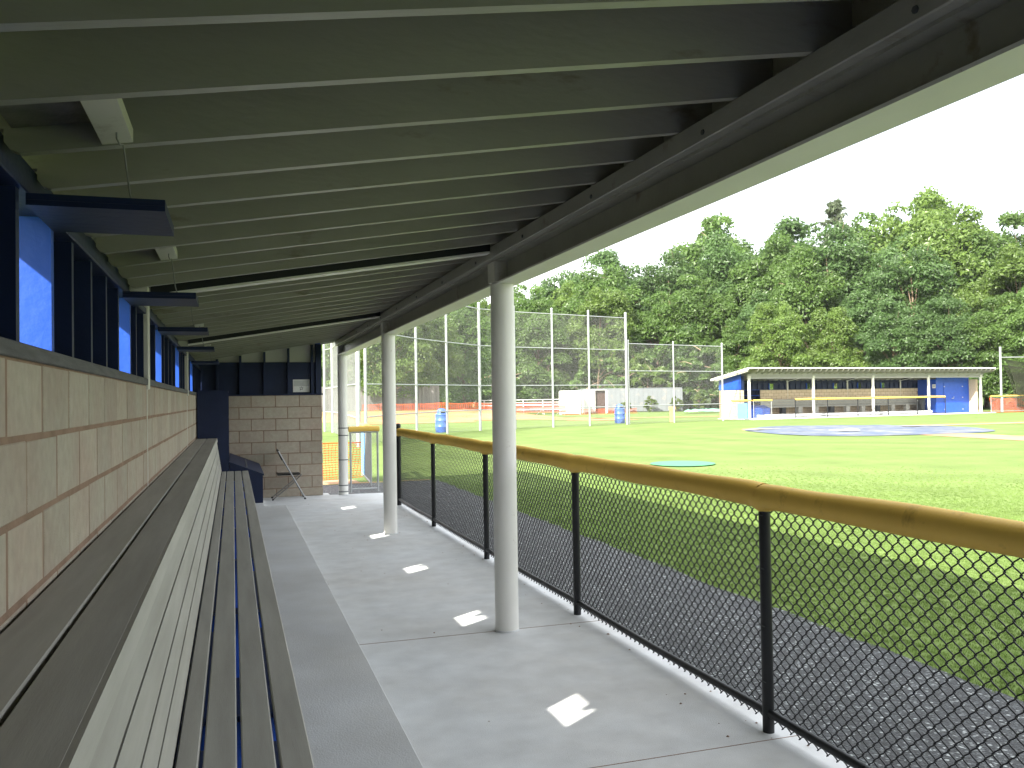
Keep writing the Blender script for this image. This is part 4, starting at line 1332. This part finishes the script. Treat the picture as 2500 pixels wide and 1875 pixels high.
def make_tree_proto(seed, H, R, leaf='leaf_a', nclump=70, per=170, lsize=0.36, low=0.12):
    rg = np.random.default_rng(seed)
    segs = []
    lean = rg.normal(0, 0.03, 2)
    tp = [Vector((lean[0] * z, lean[1] * z, z)) + Vector((rg.normal(0, .1), rg.normal(0, .1), 0)) * (z / H) for z in np.linspace(0, H * 0.86, 7)]
    segs.append((tp, [0.26 * H / 18 * (1 - 0.85 * i / 6) + 0.03 for i in range(7)]))
    cents, rads = [], []
    for k in range(nclump):
        hz = low + (1 - low) * rg.random() ** 0.85
        prof = (math.sin(math.pi * min(1, max(0.0, (hz - low * .6) / (1.06 - low * .6))) ** 0.8)) ** 0.55
        rr = R * prof * (0.45 + 0.6 * rg.random() ** 0.6)
        a = rg.uniform(0, 2 * math.pi)
        z = hz * H * (0.93 + 0.1 * math.sin(3 * a + seed))
        c = Vector((rr * math.cos(a) + lean[0] * z, rr * math.sin(a) + lean[1] * z, z))
        cents.append(c)
        rads.append((0.075 + 0.05 * rg.random()) * H * (0.75 if hz > 0.88 else 1.0))
        if k % 3 == 0:
            st = tp[0].lerp(tp[-1], min(0.95, max(0.1, hz * 0.75)))
            mid = st.lerp(c, 0.55) + Vector((0, 0, 0.05 * H * rg.random()))
            segs.append(([st, mid, c], [0.07 * H / 18, 0.045 * H / 18, 0.012]))
    cnt = [int(per * (r / (0.1 * H)) ** 2 * rg.uniform(0.7, 1.25)) for r in rads]
    V, F = leaf_cloud([tuple(c) for c in cents], rads, cnt, lsize, rg)
    crown = quads_mesh('crown', V, F, leaf)
    trunk = limb_mesh(segs).mesh('trunk')
    trunk.materials.append(M['bark'])
    # bare dead twigs poking out
    tw = MB()
    for k in range(22):
        c = cents[rg.integers(len(cents))]
        d = Vector((rg.normal(), rg.normal(), 0.4)).normalized()
        p = c + d * 0.5
        q = p + d * rg.uniform(0.8, 1.9) + Vector((0, 0, rg.normal(0, .3)))
        tw.tube([p, p.lerp(q, .5) + Vector((0, 0, .12)), q], [0.045, 0.03, 0.008], 5, caps=False)
    twig = tw.mesh('dead_branch')
    twig.materials.append(M['deadwood'])
    return crown, trunk, twig

def make_pine_proto(seed, H, R):
    rg = np.random.default_rng(seed)
    mb = MB()
    mb.tube([(0, 0, 0), (0.05, 0, H * .5), (0, 0, H)], [0.24, 0.14, 0.02], 8)
    cents, rads = [], []
    for k in range(120):
        z = H * (0.22 + 0.77 * rg.random() ** 0.8)
        f = 1 - (z / H - 0.2) / 0.8
        l = R * (0.08 + 1.0 * f ** 0.75) * rg.uniform(0.45, 1.15)
        a = rg.uniform(0, 6.28)
        e = Vector((l * math.cos(a), l * math.sin(a), z + rg.uniform(0.05, 0.35) * l))
        mb.tube([(0, 0, z), Vector((0, 0, z)).lerp(e, .5) + Vector((0, 0, -.03 * l)), e], [0.045, 0.025, 0.01], 5, caps=False)
        for t in np.linspace(0.4, 1.0, 4):
            p = Vector((0, 0, z)).lerp(e, float(t))
            cents.append(tuple(p))
            rads.append(0.20 + 0.16 * f)
    V, F = leaf_cloud(cents, rads, [14] * len(cents), 0.16, rg, up=0.1, flat=0.5, aspect=4.0)
    crown = quads_mesh('crown', V, F, 'needle')
    trunk = mb.mesh('trunk')
    trunk.materials.append(M['bark'])
    return crown, trunk, None

protos = [make_tree_proto(11, 18, 4.6, 'leaf_a', 95, 400, 0.235), make_tree_proto(12, 18, 4.0, 'leaf_c', 85, 400, 0.225),
          make_tree_proto(13, 18, 5.0, 'leaf_b', 100, 390, 0.235), make_tree_proto(14, 18, 4.2, 'leaf_a', 85, 400, 0.24, 0.08),
          make_tree_proto(15, 18, 4.4, 'leaf_c', 90, 400, 0.225, 0.1)]
pine = make_pine_proto(21, 20, 4.4)
bush = [make_tree_proto(31, 6, 2.6, 'leaf_b', 42, 150, 0.24, 0.02), make_tree_proto(32, 6, 3.0, 'leaf_a', 46, 150, 0.24, 0.02)]

def plant_tree(proto, x, y, scale, rz, label, name='tree', cat='tree', group=None, zs=1.0):
    root = empty(name, (x, y, gz(x, y) - 0.05), rz, (scale, scale, scale * zs))
    crown, trunk, twig = proto
    link('crown', crown, root)
    link('trunk', trunk, root)
    if twig is not None:
        link('dead_branch', twig, root)
    tag(root, label, cat, group)
    return root

ORD = ['first', 'second', 'third', 'fourth', 'fifth', 'sixth', 'seventh', 'eighth', 'ninth', 'tenth', 'eleventh', 'twelfth', 'thirteenth', 'fourteenth', 'fifteenth', 'sixteenth']
rg = np.random.default_rng(99)
def place(bearing_px, dist):
    """world xy from a compass bearing (tangent off the view axis) and a distance"""
    t = bearing_px
    return (dist * (t * math.cos(YAW) + math.sin(YAW)), dist * (-t * math.sin(YAW) + math.cos(YAW)))
# (tangent, distance, height) for three rows of the wood, left to right
front = [(-.20, 104, 13), (-.12, 100, 14), (-.05, 98, 13), (0.02, 100, 14), (0.09, 98, 15), (0.16, 96, 13.5), (0.225, 94, 15.5), (0.29, 90, 14.5), (0.35, 86, 15), (0.41, 83, 13.5), (0.465, 80, 15.5), (0.52, 78, 14), (0.575, 76, 15.5), (0.63, 74, 15)]
fill = [(-.085, 93, 10), (-.015, 94, 10.5), (0.055, 96, 10), (0.13, 96, 11), (0.195, 93, 11), (0.26, 83, 10.5), (0.32, 80, 11), (0.38, 77, 10.5), (0.44, 74, 11), (0.495, 72, 10.5), (0.55, 70, 11), (0.605, 69, 11)]
mid = [(-.235, 112, 16), (-.155, 108, 17), (-.08, 108, 16.5), (-.01, 108, 17.5), (0.06, 108, 17.5), (0.125, 106, 19.5), (0.19, 104, 20.5), (0.255, 100, 20), (0.315, 96, 19.5), (0.375, 92, 20), (0.435, 89, 20), (0.49, 86, 19.5), (0.545, 84, 20), (0.61, 82, 19.5)]
back = [(-.19, 120, 18), (-.11, 118, 18.5), (-.03, 118, 19.5), (0.04, 118, 20.5), (0.10, 116, 22.5), (0.165, 114, 24), (0.225, 110, 24), (0.285, 106, 23.5), (0.345, 102, 23.5), (0.405, 98, 23.5), (0.46, 96, 23), (0.515, 92, 23), (0.58, 90, 23)]
for row, nm in ((fill, 'lowest'), (front, 'front'), (mid, 'middle'), (back, 'back')):
    for i, (t_, d_, h_) in enumerate(row):
        d_ += rg.uniform(-1.5, 1.5)
        x, y = place(t_ + rg.uniform(-.012, .012), d_)
        s = h_ * 0.87 * rg.uniform(0.88, 1.12) / 18.0
        k = int(rg.integers(len(protos)))
        kind = ['oak green', 'bluish green', 'bright green', 'oak green', 'bluish green'][k]
        plant_tree(protos[k], x, y, s, rg.uniform(0, 6.28),
                   'leafy %s tree, %s from the left in the %s row of the wood' % (kind, ORD[i], nm), group='trees of the wood behind the field', zs=rg.uniform(0.95, 1.08))
x, y = place(0.377, 104)
plant_tree(pine, x, y, 1.24, 0.4, 'tall spindly pine rising above the wood behind the far dugout', 'pine_tree', 'pine tree', 'pines of the wood')
x, y = place(0.232, 113)
plant_tree(pine, x, y, 1.22, 2.0, 'thin dark pine tip peeking over the wood beside the roof beam', 'pine_tree', 'pine tree', 'pines of the wood')
# understorey shrubs along the wood's edge
nsh = 0
for i, t_ in enumerate(np.linspace(-0.19, 0.62, 15)):
    d_ = (96 - 26 * max(0, t_ - 0.1)) + rg.uniform(-1.5, 1.5) - (4 if t_ < 0.2 else 3)
    x, y = place(float(t_), d_)
    plant_tree(bush[i % 2], x, y, rg.uniform(0.75, 1.25), rg.uniform(0, 6.28), 'round green shrub, %s from the left along the edge of the wood' % ORD[i], 'shrub', 'shrub', 'shrubs along the wood')
# a leafy tree close behind the backstop
for t_, d_, h_, k, lb in ((-0.135, 62, 9.0, 2, 'bright leafy tree reaching over the weathered board fence'), (-0.095, 66, 8.0, 2, 'bright bushy tree behind the left part of the backstop'),
                          (-0.055, 74, 9.5, 3, 'small green tree seen through the middle of the tall backstop'), (0.10, 95, 12.5, 2, 'yellow green tree above the grey container'), (0.03, 93, 12.0, 0, 'dark green tree above the white shed')):
    x, y = place(t_, d_)
    plant_tree(protos[k], x, y, h_ / 18.0, rg.uniform(0, 6), lb, group='small trees behind the backstop')
# tall weeds against the container
for i, (x, y, s) in enumerate(((36.2, 76.6, .20), (38.6, 75.9, .25), (41.0, 75.2, .24), (43.4, 75.0, .28))):
    o = plant_tree((bush[0][0], bush[0][1], None), x, y, s, rg.uniform(0, 6), 'clump of tall weeds, %s from the left before the grey container' % ORD[i], 'weed_clump', 'weeds', 'weeds before the container')
    for c in o.children:
        if c.name.startswith('crown'):
            c.material_slots[0].link = 'OBJECT'
            c.material_slots[0].material = M['weed']

# ------------------------------------------------------------------ short grass on the near lawn (real blades, instanced tufts)
def grass_patch():
    rg = np.random.default_rng(3)
    tuft = []
    nb = 9
    V, F = [], []
    for k in range(nb):
        a = rg.uniform(0, 6.28)
        r = rg.uniform(0, 0.034)
        bx, by = r * math.cos(a), r * math.sin(a)
        h = rg.uniform(0.008, 0.020)
        w = 0.0022
        ang_ = rg.uniform(0, 6.28)
        dx, dy = math.cos(ang_), math.sin(ang_)
        ln = rg.uniform(0.2, 0.75) * h
        p0 = np.array([bx, by, 0])
        side = np.array([-dy, dx, 0]) * w
        tip = p0 + np.array([dx * ln, dy * ln, h])
        m_ = p0 + np.array([dx * ln * .35, dy * ln * .35, h * .62])
        o = len(V)
        V += [p0 - side, p0 + side, m_ + side * .8, m_ - side * .8, tip + side * .15, tip - side * .15]
        F += [(o, o + 1, o + 2, o + 3), (o + 3, o + 2, o + 4, o + 5)]
    tm = quads_mesh('grass_tuft', V, F, 'blade')
    to = bpy.data.objects.new('grass_tuft', tm)
    xs, ys = np.arange(4.04, 17.01, 0.3), np.arange(2.0, 27.1, 0.3)
    X, Y = np.meshgrid(xs, ys, indexing='ij')
    Vg = np.stack([X, Y, ground_z(X, Y) + 0.003], -1).reshape(-1, 3)
    idx = np.arange(len(xs) * len(ys)).reshape(len(xs), len(ys))
    Fg = np.stack([idx[:-1, :-1], idx[1:, :-1], idx[1:, 1:], idx[:-1, 1:]], -1).reshape(-1, 4)
    ob = link('lawn_grass', quads_mesh('lawn_grass', Vg, Fg, 'lawn', True), None, 'stuff')
    at = ob.data.attributes.new('density', 'FLOAT', 'POINT')
    dd = np.hypot(Vg[:, 0], Vg[:, 1])
    at.data.foreach_set('value', (950 * (1 - smooth01((dd - 8.5) / 14.0)) ** 1.3).astype(np.float32))
    ng = bpy.data.node_groups.new('scatter_grass', 'GeometryNodeTree')
    ng.interface.new_socket('Geometry', in_out='INPUT', socket_type='NodeSocketGeometry')
    ng.interface.new_socket('Geometry', in_out='OUTPUT', socket_type='NodeSocketGeometry')
    N, L = ng.nodes, ng.links
    gi, go = N.new('NodeGroupInput'), N.new('NodeGroupOutput')
    dp = N.new('GeometryNodeDistributePointsOnFaces')
    na = N.new('GeometryNodeInputNamedAttribute')
    na.data_type = 'FLOAT'
    na.inputs['Name'].default_value = 'density'
    L.new(na.outputs['Attribute'], dp.inputs['Density'])
    oi = N.new('GeometryNodeObjectInfo')
    oi.inputs[0].default_value = to
    ip = N.new('GeometryNodeInstanceOnPoints')
    rv = N.new('FunctionNodeRandomValue')
    rv.data_type = 'FLOAT_VECTOR'
    rv.inputs[1].default_value = (0.15, 0.15, 6.28)
    rs = N.new('FunctionNodeRandomValue')
    rs.inputs[2].default_value = 0.7
    rs.inputs[3].default_value = 1.3
    jg = N.new('GeometryNodeJoinGeometry')
    L.new(gi.outputs[0], dp.inputs[0])
    L.new(dp.outputs[0], ip.inputs[0])
    L.new(oi.outputs['Geometry'], ip.inputs['Instance'])
    L.new(rv.outputs[0], ip.inputs['Rotation'])
    L.new(rs.outputs[1], ip.inputs['Scale'])
    L.new(gi.outputs[0], jg.inputs[0])
    L.new(ip.outputs[0], jg.inputs[0])
    L.new(jg.outputs[0], go.inputs[0])
    md = ob.modifiers.new('scatter', 'NODES')
    md.node_group = ng
    tag(ob, 'short mown grass of the lawn beside the asphalt', 'grass')
grass_patch()

# ------------------------------------------------------------------ added thin volume imitating lens veil over the distance
hz_ = MB().box(-910, 910, -910, 910, -1.3, 34.0)
me = hz_.mesh('veil_volume')
hm = bpy.data.materials.new('lens_veil')
hm.use_nodes = True
hn = hm.node_tree
for n_ in list(hn.nodes):
    if n_.type == 'BSDF_PRINCIPLED':
        hn.nodes.remove(n_)
pv = hn.nodes.new('ShaderNodeVolumePrincipled')
pv.inputs['Color'].default_value = (0.93, 0.96, 1.0, 1)
pv.inputs['Density'].default_value = 0.00013
hn.links.new(pv.outputs[0], hn.nodes['Material Output'].inputs['Volume'])
me.materials.append(hm)
link('veil_volume', me, None, 'stuff')
